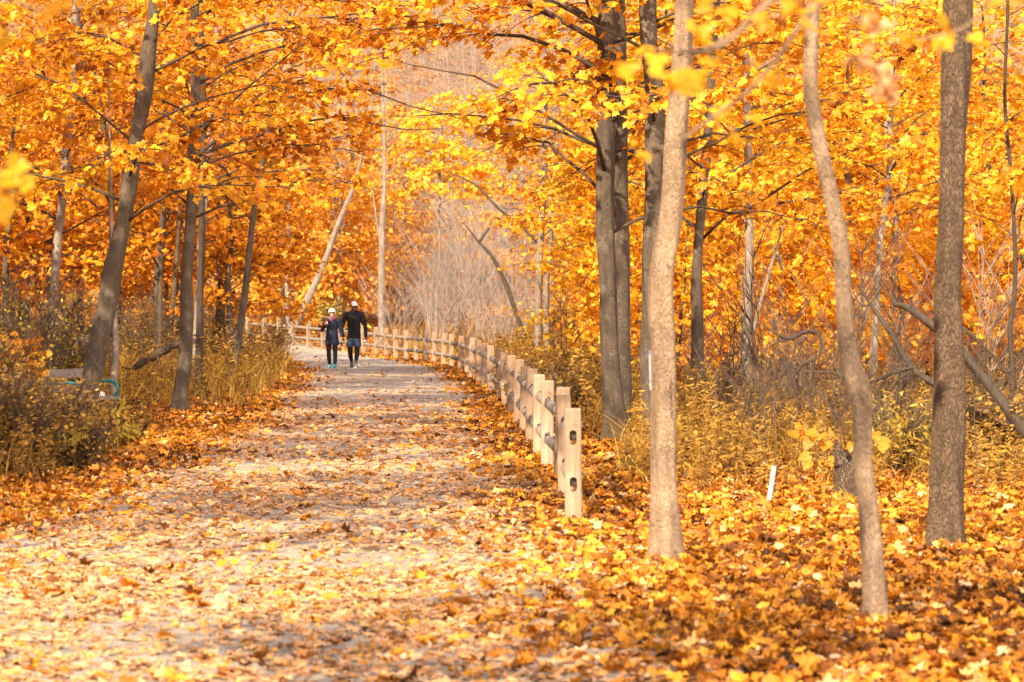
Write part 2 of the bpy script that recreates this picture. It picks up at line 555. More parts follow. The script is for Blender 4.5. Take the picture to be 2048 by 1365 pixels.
def grow(rng, axis, rad, zlo, zhi, n, Lmax, Lmin, up=.62, droop=.38, twigs=8, lpt=14, lsize=.124, keep=None, az0=None, azs=None, tonec=.55, tones=.2, spread=.115,
         tmb=None, cmb=None, tpl=LEAF_MID, limb_sides=7, twig_len=.8, bare=False, mi=1):
    """limbs with twigs into tmb, leaves into cmb, axis (m,3) world polyline with radii rad (m,)"""
    zz = axis[:, 2]
    Ls, Lr, TP, TR = [], [], [], []
    for i in range(n):
        f = (i + rng.random()) / n
        z = zlo + (zhi - zlo) * f
        b = np.array([np.interp(z, zz, axis[:, 0]), np.interp(z, zz, axis[:, 1]), z])
        tr = float(np.interp(z, zz, rad))
        az = (2.39996 * i + rng.uniform(-.5, .5)) if azs is None else (az0 + rng.uniform(-azs, azs))
        Lh = (Lmax * (1 - f) + Lmin * f) * rng.uniform(.75, 1.2)
        upi = up * rng.uniform(.6, 1.4)
        t = np.linspace(0, 1, 8)
        bend = rng.normal(0, .28)
        a = az + bend * t + np.cumsum(rng.normal(0, .07, 8))
        dx = np.concatenate([[0], np.cumsum(np.cos(a[1:]) * Lh / 7)])
        dy = np.concatenate([[0], np.cumsum(np.sin(a[1:]) * Lh / 7)])
        dz = Lh * (upi * t - droop * t ** 2) + np.cumsum(rng.normal(0, .018, 8)) * Lh
        pts = b + np.stack([dx, dy, dz], 1)
        r0 = min(.36 * tr, .0065 * Lh + .004)
        if keep is not None:
            e = keep(pts[[3, 5, 7]])
            if e.sum() < 2: continue
        Ls.append(pts)
        Lr.append(r0 * (1 - t * .85))
        nt = max(2, int(twigs * rng.uniform(.75, 1.25) * (Lh / Lmax) ** .5))
        for q in range(nt):
            tt = rng.uniform(.22, 1.0)
            ii = tt * 7
            k = min(6, int(ii))
            s = pts[k] + (pts[k + 1] - pts[k]) * (ii - k)
            ta = a[k] + rng.choice([-1, 1]) * rng.uniform(.3, 1.25)
            tl = twig_len * rng.uniform(.5, 1.2)
            h = np.linspace(0, 1, 5)
            ta = ta + rng.normal(0, .3) * h
            rise = rng.uniform(-.1, .45)
            tp = s + np.stack([np.cos(ta) * tl * h, np.sin(ta) * tl * h, tl * (rise * h - .4 * h ** 2)], 1)
            TP.append(tp)
            TR.append((r0 * .34 + .0015) * (1 - .75 * h))
    if not Ls: return
    Ls, Lr, TP, TR = np.array(Ls), np.array(Lr), np.array(TP), np.array(TR)
    if keep is not None:
        k = keep(TP[:, 2])
        TP, TR = TP[k], TR[k]
    tubes(Ls, Lr, limb_sides, tmb, mi=mi)
    tubes(TP, TR, 4, tmb, cap=False, mi=mi)
    if bare or cmb is None or len(TP) == 0: return
    T = len(TP)
    u = rng.uniform(.1, 1.08, (T, lpt))
    ii = np.clip(u * 4, 0, 3.999)
    k = ii.astype(int)
    f = (ii - k)[..., None]
    tI = np.arange(T)[:, None]
    c = TP[tI, k] * (1 - f) + TP[tI, k + 1] * f
    c = c + rng.normal(0, 1, c.shape) * np.array([spread, spread, spread * .62])
    tw = norm(TP[:, -1] - TP[:, 0])
    tn = np.clip(tonec + rng.normal(0, tones * .9, (T, 1)) + rng.normal(0, tones * .8, (T, lpt)), 0, 1).ravel()
    c = c.reshape(-1, 3)
    tw = np.repeat(tw, lpt, 0)
    if keep is not None:
        kk = keep(c); c, tn, tw = c[kk], tn[kk], tw[kk]
    n = len(c)
    if n == 0: return
    ctr = axis[len(axis) // 2]
    outw = norm((c - ctr) * [1, 1, .3])
    nr = np.array([0, 0, .45]) + outw * .30 + TOSUN * .50 + rng.normal(0, .55, (n, 3))
    tip = tw * .6 + outw * .3 + np.array([0, 0, -.75]) + rng.normal(0, .5, (n, 3))
    leaves(cmb, c, nr, tip, rng.uniform(.6, 1.15, n) * lsize, tn, tpl, .25, rng)


def trunk_mesh(mb, axis, rad, sides, rng, flare=.5, knots=(), lump=.08):
    """one solid trunk with a root flare, gentle lumps and knots"""
    n = len(axis)
    ang = np.linspace(0, 2 * math.pi, sides, endpoint=False)
    z = axis[:, 2] - axis[0, 2]
    W = np.ones((n, sides))
    for k in range(5):
        fz, fa, ph = rng.uniform(.8, 5), rng.integers(1, 5), rng.uniform(0, 6.28)
        W += lump * .5 * np.sin(z[:, None] * fz + ang[None] * fa + ph)
    ph = rng.uniform(0, 6.28)
    if flare:
        fl = np.exp(-z / .10)[:, None] * flare * (.75 + .5 * np.sin(ang * 3 + ph) + .3 * np.sin(ang * 5 + 1))[None] + np.exp(-z / .35)[:, None] * flare * .25
        W += np.clip(fl, -.1, None)
    for (kz, ka, amp, s) in knots:
        da = (ang - ka + math.pi) % (2 * math.pi) - math.pi
        W += amp * np.exp(-((z[:, None] - kz) / s) ** 2 - (da[None] / .5) ** 2)
    tubes(axis[None], rad[None], sides, mb, wob=W[None])


def tree(name, label, d, pts, top=11.0, bark=B_GREY, mat=M_MAPLE, group=None, cat='tree', seed=1, leaf=True, limbs=(), sides=20, flare=.5, knots=(), base_y=None, keep=None, lean_y=0.0, forks=()):
    """pts: [(px,py,width px)] from the ground up at distance d; continues to height top above the frame"""
    rng = np.random.default_rng(seed)
    k = d / F
    ax, rr = [], []
    for (px, py, wd) in pts:
        ax.append(P(px, py, d)); rr.append(wd * k / 2)
    ax, rr = np.array(ax), np.array(rr)
    g = float(terrain(ax[0, 0], d))
    if ax[0, 2] > g + .02:
        dirv = (ax[1] - ax[0]) / max(.05, ax[1, 2] - ax[0, 2])
        p0 = ax[0] + dirv * (g - .03 - ax[0, 2])
        ax = np.concatenate([[p0], ax]); rr = np.concatenate([[rr[0] * 1.08], rr])
    else:
        ax[0, 2] = g - .03
    if top > ax[-1, 2] + .3:
        sl = (ax[-1] - ax[-2]) / (ax[-1, 2] - ax[-2, 2])
        h = top - ax[-1, 2]
        e1 = ax[-1] + sl * h * .5 * np.array([.8, .8, 1]); e2 = ax[-1] + sl * h * np.array([.55, .55, 1])
        ax = np.concatenate([ax, [e1, e2]]); rr = np.concatenate([rr, [rr[-1] * .62, rr[-1] * .2]])
    m = int(max(24, (ax[-1, 2] - ax[0, 2]) / .11))
    S = spline(np.concatenate([ax, rr[:, None]], 1), m)
    axis, rad = S[:, :3], np.maximum(S[:, 3], .004)
    hgt = axis[:, 2] - axis[0, 2]
    axis[:, 1] += lean_y * hgt
    base = np.array([axis[0, 0], axis[0, 1], g])
    root = tag(empty(name, base), label, cat, group)
    tm, cm = MB(), MB()
    trunk_mesh(tm, axis, rad, sides, rng, flare, knots)
    for (fp, wf) in forks:
        fa = np.array([P(px, py, d) for px, py in fp])
        fr = np.array(wf) * k / 2
        S = spline(np.concatenate([fa, fr[:, None]], 1), 24)
        tubes(S[None, :, :3], np.maximum(S[None, :, 3], .003), 10, tm)
    for L in limbs:
        L = dict(L)
        kp = L.pop('keep', keep)
        grow(rng, axis, rad, tmb=tm, cmb=cm, keep=kp, mi=0 if not leaf else 1, **L)
    tm.build('trunk', bark, root, offset=base)
    if leaf and cm.n: cm.build('crown', mat, root, offset=base, smooth=False)
    return root


def keep_std(lo_py=560, extra=None, open_=True):
    def f(p):
        px, py = project(p)
        k = py < lo_py
        if open_: k &= ~in_poly(px, py, OPEN)
        if extra is not None: k &= ~in_poly(px, py, np.array(extra, float))
        return k
    return f


# clear bands over the near trunks on the right, where the photo shows plain trunk
R_CLEAR = [(1285, 360), (1400, 360), (1400, 1200), (1285, 1200)]

# ---- right side, near
tree('maple_tree', 'slim tan trunk bending left as it rises, with a split scar halfway, nearest tree', 14.3,
     [(1751, 1248, 52), (1746, 1146, 45), (1738, 1036, 41), (1726, 926, 37), (1725, 850, 39), (1720, 782, 46), (1700, 720, 37), (1691, 652, 34), (1688, 600, 32), (1683, 500, 32),
      (1664, 400, 31), (1641, 300, 30), (1622, 190, 29), (1622, 100, 28), (1627, 0, 27)], top=8.5, bark=B_TAN, seed=11, flare=.12, sides=24,
     knots=((1.26, -1.57, .22, .05), (2.06, -1.9, .16, .05), (.9, 0, .12, .06), (2.75, -1.6, .15, .04)),
     limbs=[dict(zlo=4.6, zhi=8.0, n=9, Lmax=2.3, Lmin=.9, twigs=6, lpt=8)])
tree('maple_tree', 'pale sunlit trunk with a white strip on its edge, leaning left in the middle', 17.7,
     [(1338, 1126, 58), (1332, 1066, 55), (1328, 957, 46), (1327, 850, 46), (1326, 700, 47), (1322, 640, 51), (1321, 575, 51), (1327, 520, 50), (1333, 488, 50), (1344, 400, 47),
      (1353, 264, 44), (1359, 205, 41), (1365, 117, 38), (1369, 0, 34)], top=10, bark=B_TAN, seed=12, flare=.42, sides=28,
     knots=((1.62, -1.5, .10, .05), (2.1, -1.2, .10, .05), (1.1, -1.2, .07, .06), (.75, -2.2, .08, .1)),
     limbs=[dict(zlo=4.9, zhi=8.0, n=10, Lmax=2.6, Lmin=1.0, twigs=6, lpt=8)])
tree('maple_tree', 'straight thick trunk with furrowed grey brown bark and a small broken scar', 18.8,
     [(1893, 1096, 66), (1893, 1072, 68), (1896, 960, 61), (1897, 800, 60), (1897, 705, 58), (1897, 600, 55), (1900, 500, 53), (1902, 400, 52), (1910, 205, 53), (1914, 0, 55)],
     top=12, bark=B_FISS, seed=13, flare=.38, sides=32, knots=((1.37, -1.75, -.10, .06), (3.24, -1.3, .05, .03), (.55, -.4, .1, .07)),
     limbs=[dict(zlo=5.2, zhi=8.0, n=12, Lmax=3.0, Lmin=1.0, twigs=6, lpt=8)])
KR = keep_std(520, R_CLEAR)
tree('maple_tree', 'dark straight trunk just behind the pale sunlit trunk', 32.5,
     [(1309, 888, 42), (1303, 800, 38), (1300, 700, 38), (1301, 600, 37), (1304, 480, 37), (1307, 400, 36), (1309, 205, 37), (1300, 107, 35), (1296, 0, 34)], top=11, bark=B_GREY, seed=14,
     limbs=[dict(zlo=3.2, zhi=8.0, n=15, Lmax=3.2, Lmin=1.2, twigs=8, lpt=14, keep=KR)])
tree('maple_tree', 'broad dark trunk of the twin pair beside the fence end', 33.2,
     [(1236, 888, 62), (1228, 830, 46), (1223, 760, 39), (1217, 640, 37), (1215, 560, 36), (1212, 480, 37), (1211, 400, 36), (1211, 200, 34), (1213, 30, 32)], top=11.5, bark=B_GREY, seed=15,
     limbs=[dict(zlo=2.6, zhi=8.0, n=20, Lmax=3.6, Lmin=1.2, twigs=9, lpt=14, keep=KR, tonec=.6), dict(zlo=4.2, zhi=7.2, n=6, Lmax=5.2, Lmin=4.0, twigs=15, lpt=20, az0=math.pi, azs=.6, keep=KR, tonec=.52, up=.5)])
tree('maple_tree', 'thinner shaded trunk of the twin pair, half behind the broader one', 34.0,
     [(1243, 884, 44), (1244, 790, 40), (1242, 700, 38), (1241, 580, 36), (1238, 400, 38), (1235, 200, 34), (1235, 0, 32)], top=10, bark=B_GREY, seed=16,
     limbs=[dict(zlo=3.2, zhi=8.0, n=14, Lmax=3.2, Lmin=1.2, twigs=8, lpt=14, keep=KR)])
KR2 = keep_std(640, [(1285, 420), (1400, 420), (1400, 1200), (1285, 1200)])
tree('maple_tree', 'dark slender trunk right of the pale sunlit trunk', 41,
     [(1397, 832, 28), (1396, 730, 26), (1394, 640, 25), (1392, 580, 22), (1398, 480, 20), (1404, 400, 20), (1410, 340, 19), (1420, 200, 17), (1430, 60, 15)], top=10, bark=B_GREY, seed=17,
     limbs=[dict(zlo=2.6, zhi=8.0, n=20, Lmax=3.4, Lmin=1.2, twigs=9, lpt=14, keep=KR2, tonec=.62)])
tree('maple_tree', 'pale trunk with a thin stem leaning against it at the right', 44,
     [(1495, 818, 27), (1494, 760, 25), (1492, 690, 20), (1494, 620, 20), (1497, 560, 20), (1499, 480, 18), (1497, 400, 17), (1495, 250, 16), (1490, 100, 14)], top=9, bark=B_PALE, seed=18,
     forks=[([(1480, 820), (1495, 720), (1512, 640), (1540, 540), (1570, 440)], (9, 9, 8, 6, 3))],
     limbs=[dict(zlo=3.0, zhi=8.0, n=18, Lmax=3.2, Lmin=1.2, twigs=9, lpt=14, keep=KR2, tonec=.66)])
tree('maple_tree', 'slim grey trunk between the bent trunk and the furrowed trunk', 47,
     [(1742, 803, 22), (1745, 740, 19), (1752, 640, 11), (1757, 540, 11), (1765, 450, 11), (1779, 340, 11), (1780, 280, 11), (1785, 120, 10)], top=9, bark=B_PALE, seed=19,
     limbs=[dict(zlo=3.4, zhi=8.0, n=16, Lmax=3.0, Lmin=1.2, twigs=8, lpt=14, keep=KR2, tonec=.66)])
tree('maple_tree', 'pale crooked stem close left of the furrowed trunk', 50,
     [(1788, 792, 11), (1790, 740, 10), (1784, 640, 8), (1790, 520, 9), (1794, 440, 9), (1780, 380, 8), (1775, 300, 8), (1765, 150, 7)], top=8, bark=B_PALE, seed=20,
     limbs=[dict(zlo=3.4, zhi=7.8, n=14, Lmax=2.8, Lmin=1.2, twigs=8, lpt=12, keep=KR2, tonec=.6)])
tree('maple_tree', 'dark thin crooked tree with rust leaves near the right edge', 30,
     [(2024, 830, 12), (2024, 740, 11), (2020, 660, 10), (2028, 600, 9), (2030, 500, 8), (2022, 350, 8), (2010, 200, 7), (2016, 0, 6)], top=8.5, bark=B_DARK, seed=21,
     limbs=[dict(zlo=1.9, zhi=8.0, n=18, Lmax=1.7, Lmin=.9, twigs=7, lpt=8, tonec=.4, keep=keep_std(600, R_CLEAR))])

# ---- left side
KL = keep_std(545)
KL2 = keep_std(590)
tree('maple_tree', 'big brown trunk leaning right, in front of the park bench', 35.8,
     [(172, 850, 46), (176, 790, 41), (186, 751, 39), (198, 695, 39), (211, 634, 40), (224, 546, 39), (237, 488, 34), (252, 410, 31), (261, 352, 33), (274, 264, 30), (289, 176, 32), (299, 88, 30), (309, 15, 26)],
     top=10.5, bark=B_GREY, seed=31, flare=.25, knots=((1.55, 0.2, .22, .06), (2.9, -2.2, .12, .08), (.9, -1, .1, .1)),
     limbs=[dict(zlo=2.7, zhi=8.0, n=22, Lmax=3.3, Lmin=1.2, twigs=9, lpt=14, keep=KL, tonec=.44)])
tree('maple_tree', 'mottled sunlit trunk at the left edge of the path, with a flared foot', 42.8,
     [(357, 824, 34), (363, 770, 29), (368, 740, 28), (372, 690, 27), (374, 630, 27), (373, 560, 24), (378, 480, 22), (384, 400, 23), (388, 300, 24), (391, 240, 20), (390, 60, 19)], top=11, bark=B_GREY, seed=32,
     limbs=[dict(zlo=2.9, zhi=8.0, n=20, Lmax=3.4, Lmin=1.2, twigs=9, lpt=14, keep=KL, tonec=.44), dict(zlo=4.0, zhi=7.5, n=7, Lmax=5.0, Lmin=4.0, twigs=15, lpt=20, az0=0, azs=.7, keep=KL, tonec=.42, up=.5)])
tree('maple_tree', 'slim trunk leaning right beside the path, last before the couple', 52,
     [(456, 786, 21), (463, 750, 20), (472, 710, 17), (480, 650, 15), (490, 580, 14), (499, 490, 12), (510, 400, 11), (514, 390, 10), (533, 264, 11), (545, 205, 10), (556, 150, 9), (572, 60, 8)], top=9, bark=B_GREY, seed=33, lean_y=.03,
     limbs=[dict(zlo=3.0, zhi=8.0, n=22, Lmax=3.2, Lmin=1.3, twigs=9, lpt=14, keep=KL, tonec=.42)])
tree('maple_tree', 'dark stem close behind the mottled trunk on the left', 48,
     [(398, 770, 16), (400, 600, 14), (403, 480, 13), (404, 370, 13), (407, 260, 12), (405, 120, 10)], top=8, bark=B_DARK, seed=34,
     forks=[([(408, 300), (440, 275), (475, 255), (520, 232), (560, 231)], (9, 7, 6, 5, 3)), ([(406, 370), (440, 355), (480, 340)], (6, 5, 3))],
     limbs=[dict(zlo=3.4, zhi=7.8, n=14, Lmax=2.8, Lmin=1.2, twigs=8, lpt=14, keep=KL, tonec=.42)])
tree('maple_tree', 'short pale trunk standing right behind the mottled trunk', 58,
     [(394, 768, 20), (394, 690, 19), (397, 640, 18), (400, 560, 14), (404, 460, 13), (420, 300, 12), (430, 120, 10)], top=9, bark=B_PALE, seed=35,
     limbs=[dict(zlo=3.4, zhi=8.0, n=16, Lmax=3.2, Lmin=1.2, twigs=8, lpt=12, keep=KL, tonec=.42)])
tree('maple_tree', 'pale trunk at the far left with green leaves climbing its lower half', 50,
     [(106, 792, 20), (108, 700, 18), (108, 600, 17), (112, 520, 18), (120, 440, 17), (128, 370, 16), (135, 270, 18), (146, 150, 17), (148, 80, 15), (152, 0, 13)], top=10, bark=B_PALE, seed=36,
     limbs=[dict(zlo=3.0, zhi=8.0, n=20, Lmax=3.2, Lmin=1.2, twigs=9, lpt=14, keep=KL2, tonec=.42)])
tree('maple_tree', 'grey stem with a kink, second from the left edge', 53,
     [(222, 782, 13), (226, 600, 12), (222, 380, 12), (214, 320, 11), (205, 230, 11), (192, 170, 12), (180, 120, 12), (160, 60, 12), (150, 10, 11)], top=8.5, bark=B_GREY, seed=37,
     limbs=[dict(zlo=3.0, zhi=8.0, n=16, Lmax=3.0, Lmin=1.2, twigs=9, lpt=14, keep=KL2)])
tree('maple_tree', 'slender pale trunk rising behind the end of the park bench', 41,
     [(224, 836, 16), (228, 760, 15), (231, 700, 13), (230, 640, 9), (226, 560, 8), (224, 480, 7), (222, 400, 6)], top=6, bark=B_PALE, seed=38,
     limbs=[dict(zlo=3.2, zhi=5.8, n=8, Lmax=2.2, Lmin=1.0, twigs=8, lpt=12, keep=KL, tonec=.44)])
tree('maple_tree', 'thin upright trunk in the undergrowth, third behind the leaning trunk', 60,
     [(318, 764, 11), (319, 700, 10), (321, 600, 9), (322, 500, 9), (326, 380, 8), (330, 200, 8)], top=8, bark=B_GREY, seed=39,
     limbs=[dict(zlo=3.6, zhi=7.8, n=14, Lmax=3.0, Lmin=1.2, twigs=8, lpt=12, keep=KL, tonec=.42)])
tree('maple_tree', 'thin trunk tilted right in the undergrowth beside the mottled trunk', 62,
     [(334, 762, 10), (340, 680, 9), (347, 600, 9), (355, 500, 9), (362, 400, 8), (372, 200, 7)], top=8, bark=B_GREY, seed=40,
     limbs=[dict(zlo=3.6, zhi=7.8, n=14, Lmax=3.0, Lmin=1.2, twigs=8, lpt=12, keep=KL, tonec=.42)])

# ---- middle distance behind the fence
tree('bare_tree', 'pale trunk leaning steeply right behind the far fence', 97.5,
     [(596, 640, 15), (620, 590, 14), (640, 545, 13), (660, 495, 12), (680, 440, 11), (705, 380, 8), (722, 320, 6)], top=9, bark=B_PALE, mat=M_FAR, seed=51, leaf=False,
     limbs=[dict(zlo=5.2, zhi=8.5, n=8, Lmax=2.8, Lmin=1.4, twigs=9, lpt=1, bare=True, up=.8)])
tree('bare_tree', 'dark leaning trunk crossing behind the pale leaning one', 118,
     [(684, 640, 17), (690, 560, 16), (694, 480, 17), (700, 420, 12), (704, 330, 9)], top=11, bark=B_GREY, mat=M_FAR, seed=52, leaf=False,
     limbs=[dict(zlo=5, zhi=10, n=12, Lmax=3.4, Lmin=1.4, twigs=9, lpt=1, bare=True, up=.8)])
tree('bare_tree', 'tall thin pale trunk standing right of the couple', 96,
     [(764, 662, 15), (763, 600, 14), (763, 520, 13), (765, 440, 12), (768, 380, 10), (769, 300, 8), (766, 215, 6)], top=12, bark=B_PALE, mat=M_FAR, seed=53, leaf=False,
     forks=[([(763, 500), (752, 430), (745, 380)], (6, 4, 2))],
     limbs=[dict(zlo=6, zhi=11.5, n=12, Lmax=2.6, Lmin=1.0, twigs=8, lpt=1, bare=True, up=.9)])
tree('maple_tree', 'pale trunk in the sun beyond the fence, left of the twin pair', 64,
     [(1076, 732, 17), (1077, 640, 16), (1078, 560, 15), (1081, 480, 14), (1086, 400, 12), (1089, 300, 11), (1092, 180, 9)], top=9, bark=B_PALE, seed=54,
     limbs=[dict(zlo=3.0, zhi=8.8, n=18, Lmax=1.9, Lmin=1.2, twigs=8, lpt=12, keep=keep_std(600), tonec=.58)])
tree('maple_tree', 'second pale trunk beyond the fence, touching the first one', 65,
     [(1094, 730, 14), (1093, 640, 13), (1094, 560, 10), (1101, 480, 9), (1104, 400, 8), (1108, 250, 7)], top=8, bark=B_PALE, seed=55,
     limbs=[dict(zlo=3.0, zhi=7.8, n=14, Lmax=1.7, Lmin=1.2, twigs=8, lpt=12, keep=keep_std(600), tonec=.58)])
tree('bare_tree', 'dark crooked bare tree leaning left over the fence bushes', 70,
     [(1062, 735, 10), (1050, 680, 9), (1030, 620, 9), (1012, 570, 9), (985, 515, 7), (958, 485, 5), (940, 462, 3), (925, 445, 2)], top=4, bark=B_GREY, mat=M_FAR, seed=56, leaf=False,
     forks=[([(958, 485), (972, 465), (980, 455)], (6, 5, 3)), ([(1075, 485), (1040, 450), (1000, 420), (950, 370), (900, 345)], (8, 7, 6, 4, 2))])

# ---- the wood behind: prototypes and copies
def copy_tree(o, loc, rz, s):
    r = o.copy(); COL.objects.link(r)
    r.location = loc; r.rotation_euler = (0, 0, rz); r.scale = (s, s, s)
    for ch in o.children:
        c = ch.copy(); COL.objects.link(c); c.parent = r
    return r


def proto(name, seed, H, r0, zlo, n, Lmax, bark, mat, tonec, lsize, tpl, twigs=8, lpt=12, up=.5, bare=False, tw=1.0, spread=.15):
    rng = np.random.default_rng(seed)
    m = 9
    t = np.linspace(0, 1, m)
    axis = np.stack([np.cumsum(rng.normal(0, .06, m)), np.cumsum(rng.normal(0, .06, m)), t * H - .05], 1)
    axis[:, :2] -= axis[0, :2]
    S = spline(np.concatenate([axis, (r0 * (1 - t * .85))[:, None]], 1), 26)
    tm, cm = MB(), MB()
    trunk_mesh(tm, S[:, :3], S[:, 3], 9, rng, .3, lump=.04)
    grow(rng, S[:, :3], S[:, 3], zlo, H * .97, n, Lmax, Lmax * .35, up=up, twigs=twigs, lpt=lpt, lsize=lsize, tonec=tonec, tmb=tm, cmb=cm, tpl=tpl, limb_sides=5, twig_len=tw, bare=bare, spread=spread, mi=0 if bare else 1)
    root = empty(name)
    tm.build('trunk', bark, root)
    if not bare and cm.n: cm.build('crown', mat, root, smooth=False)
    return root


def spread_out(protos, spots, label, group, cat='tree', smin=.85, smax=1.2, rng=np.random.default_rng(5)):
    for i, (x, y) in enumerate(spots):
        pr = protos[i % len(protos)]
        loc = (x, y, float(terrain(x, y)))
        rz, s = rng.uniform(0, 6.28), rng.uniform(smin, smax)
        if i < len(protos):
            o = pr; o.location = loc; o.rotation_euler = (0, 0, rz); o.scale = (s, s, s)
        else:
            o = copy_tree(pr, loc, rz, s)
        tag(o, label, cat, group)


rg = np.random.default_rng(77)
mid_o = [proto('maple_tree', 100 + i, 7.0 + i * .5, .10, .9 + .2 * i, 32, 2.3, B_GREY, M_MAPLE, (.52, .62, .70, .80)[i], .128, LEAF_MID, 10, 12) for i in range(4)]


def spots_px(n, d0, d1, ranges, mind=1.6):
    out = []
    tries = 0
    while len(out) < n and tries < 9000:
        tries += 1
        d = rg.uniform(d0, d1)
        a, b = ranges[rg.integers(len(ranges))]
        px = rg.uniform(a, b)
        x = (px - 1024) * d / F
        if all((x - q[0]) ** 2 + (d - q[1]) ** 2 > mind ** 2 for q in out): out.append((x, d))
    return out


sp = spots_px(34, 56, 90, [(1180, 2250)], 2.2)
sp.sort(key=lambda q: q[1])
spread_out(mid_o, sp, 'golden maple filling the wood right of the fence', 'golden maples in the wood beyond the near right trunks')
low = [proto('maple_tree', 115 + i, 3.0 + .6 * i, .04, .45, 22, 1.5, B_GREY, M_MAPLE, (.62, .72)[i], .125, LEAF_MID, 8, 11) for i in range(2)]
spread_out(low, spots_px(13, 47, 60, [(1270, 2150)], 1.5), 'low golden maple sapling filling the gap under the right hand canopy', 'low golden maple saplings in the right hand wood')
mid_l = [proto('maple_tree', 120 + i, 7.2 + i * .6, .10, 1.6 + .4 * i, 30, 2.5, B_GREY, M_MAPLE, (.34, .42, .50)[i], .128, LEAF_MID, 10, 12) for i in range(3)]
sp = spots_px(17, 62, 77, [(-160, 490)], 2.0) + spots_px(9, 77, 98, [(-160, 190)], 2.0)
spread_out(mid_l, sp, 'orange maple filling the wood behind the left trunks', 'orange maples in the wood left of the path')
far_o = [proto('maple_tree', 140 + i, 5.5 + 1.6 * i, .09, .5, 26, 2.2, B_PALE, M_FAR, (.62, .42, .68)[i], .17, LEAF_LOW, 9, 10) for i in range(3)]
sp = spots_px(7, 101, 109, [(500, 740)], 1.6) + spots_px(16, 101, 122, [(440, 820), (940, 1250)], 2.2) + spots_px(16, 100, 130, [(1200, 2200), (-100, 440)], 2.4)
spread_out(far_o, sp, 'soft orange maple at the foot of the hill beyond the fence', 'orange maples at the foot of the hill')
hill_o = [proto('maple_tree', 160 + i, 9 + i, .13, 1.5, 22, 3.0, B_PALE, M_FAR, (.2, .35)[i], .26, LEAF_LOW, 8, 8) for i in range(2)]
sp = spots_px(60, 132, 225, [(-150, 2250)], 3.0)
spread_out(hill_o, sp, 'faded orange tree on the far hillside', 'faded orange trees on the far hillside')
hill_b = [proto('bare_tree', 170 + i, 9 + i * 1.5, .075, 1.0, 34, 2.8, M_TWIG, M_FAR, .5, .2, LEAF_LOW, 18, 1, .95, True, 1.5) for i in range(3)]
sp = spots_px(70, 112, 220, [(-100, 2200), (600, 1250), (650, 1100)], 2.2)
spread_out(hill_b, sp, 'pale leafless tree on the far hillside', 'bare pale trees on the far hillside')


# unseen maples added left of the frame; their crowns dapple the path and trunks
shade = [proto('maple_tree', 190 + i, 11.5 + i, .15, 3.9, 30, 3.0, B_GREY, M_MAPLE, .5, .16, LEAF_MID, 10, 12) for i in range(2)]
spread_out(shade, [(-6.9, 15.5), (-7.4, 23.5), (-10.5, 20), (-9.0, 28), (-12.5, 27), (-12.2, 34), (-9.3, 38), (-13, 42), (-10.8, 48), (-6.5, 3.0), (-12.8, 12.5), (-16, 20), (-15, 36)],
           'unseen tall maple added left of the path to shade it', 'unseen tall maples added for shade', smin=.9, smax=1.1)


yel = proto('maple_tree', 210, 9.2, .07, 5.0, 30, 2.0, B_PALE, M_MAPLE, .86, .17, LEAF_MID, 9, 10)
yel.location = ((875 - 1024) * 97 / F, 97, float(terrain((875 - 1024) * 97 / F, 97)))
tag(yel, 'slim bright yellow maple alone in the pale gap above the fence', 'tree')


thin = [proto('maple_tree', 195, 11, .13, 5.0, 9, 2.4, B_GREY, M_MAPLE, .5, .15, LEAF_MID, 7, 7)]  # sparse crowns added out of view to dapple the ground and near trunks
spread_out(thin, [(-3.3, 5.6), (-4.6, -1.5), (-2.4, -6.5)], 'unseen thin crowned maple added near the camera to dapple the light', 'unseen thin maples added for dappled shade', smin=.9, smax=1.1)


# bare twiggy thickets just behind the far fence
def thicket(seed, H, W, n, mat, rad=.012):
    rng = np.random.default_rng(seed)
    mb = MB()
    t = np.linspace(0, 1, 7)
    a = rng.uniform(0, 6.28, n)
    rr = rng.uniform(.05, .35, n) * W
    out = rng.uniform(.15, .8, n) * W
    h = rng.uniform(.5, 1.0, n) * H
    A = a[:, None] + np.cumsum(rng.normal(0, .12, (n, 7)), 1)
    R = rr[:, None] * 0.3 + out[:, None] * t[None] ** 1.1 + np.cumsum(rng.normal(0, .035, (n, 7)), 1) * W
    S = np.stack([np.cos(A) * R, np.sin(A) * R, h[:, None] * (t[None] - .12 * t[None] ** 3) - .03], -1)
    tubes(S, rad * rng.uniform(.6, 1.3, n)[:, None] * (1 - .8 * t)[None], 4, mb, cap=False)
    m = n * 16
    k = rng.integers(0, n, m)
    i = rng.integers(2, 6, m)
    s = S[k, i]
    b = A[k, i] + rng.choice([-1, 1], m) * rng.uniform(.3, 1.4, m)
    ln = rng.uniform(.2, .9, m) * H * .34
    u = np.linspace(0, 1, 4)
    T = s[:, None, :] + np.stack([np.cos(b)[:, None] * ln[:, None] * u * .7, np.sin(b)[:, None] * ln[:, None] * u * .7, ln[:, None] * (u * .9)[None] + rng.normal(0, .02, (m, 4))], -1)
    tubes(T, np.full((m, 1), rad * .45) * (1 - .7 * u)[None], 3, mb, cap=False)
    return mb, S


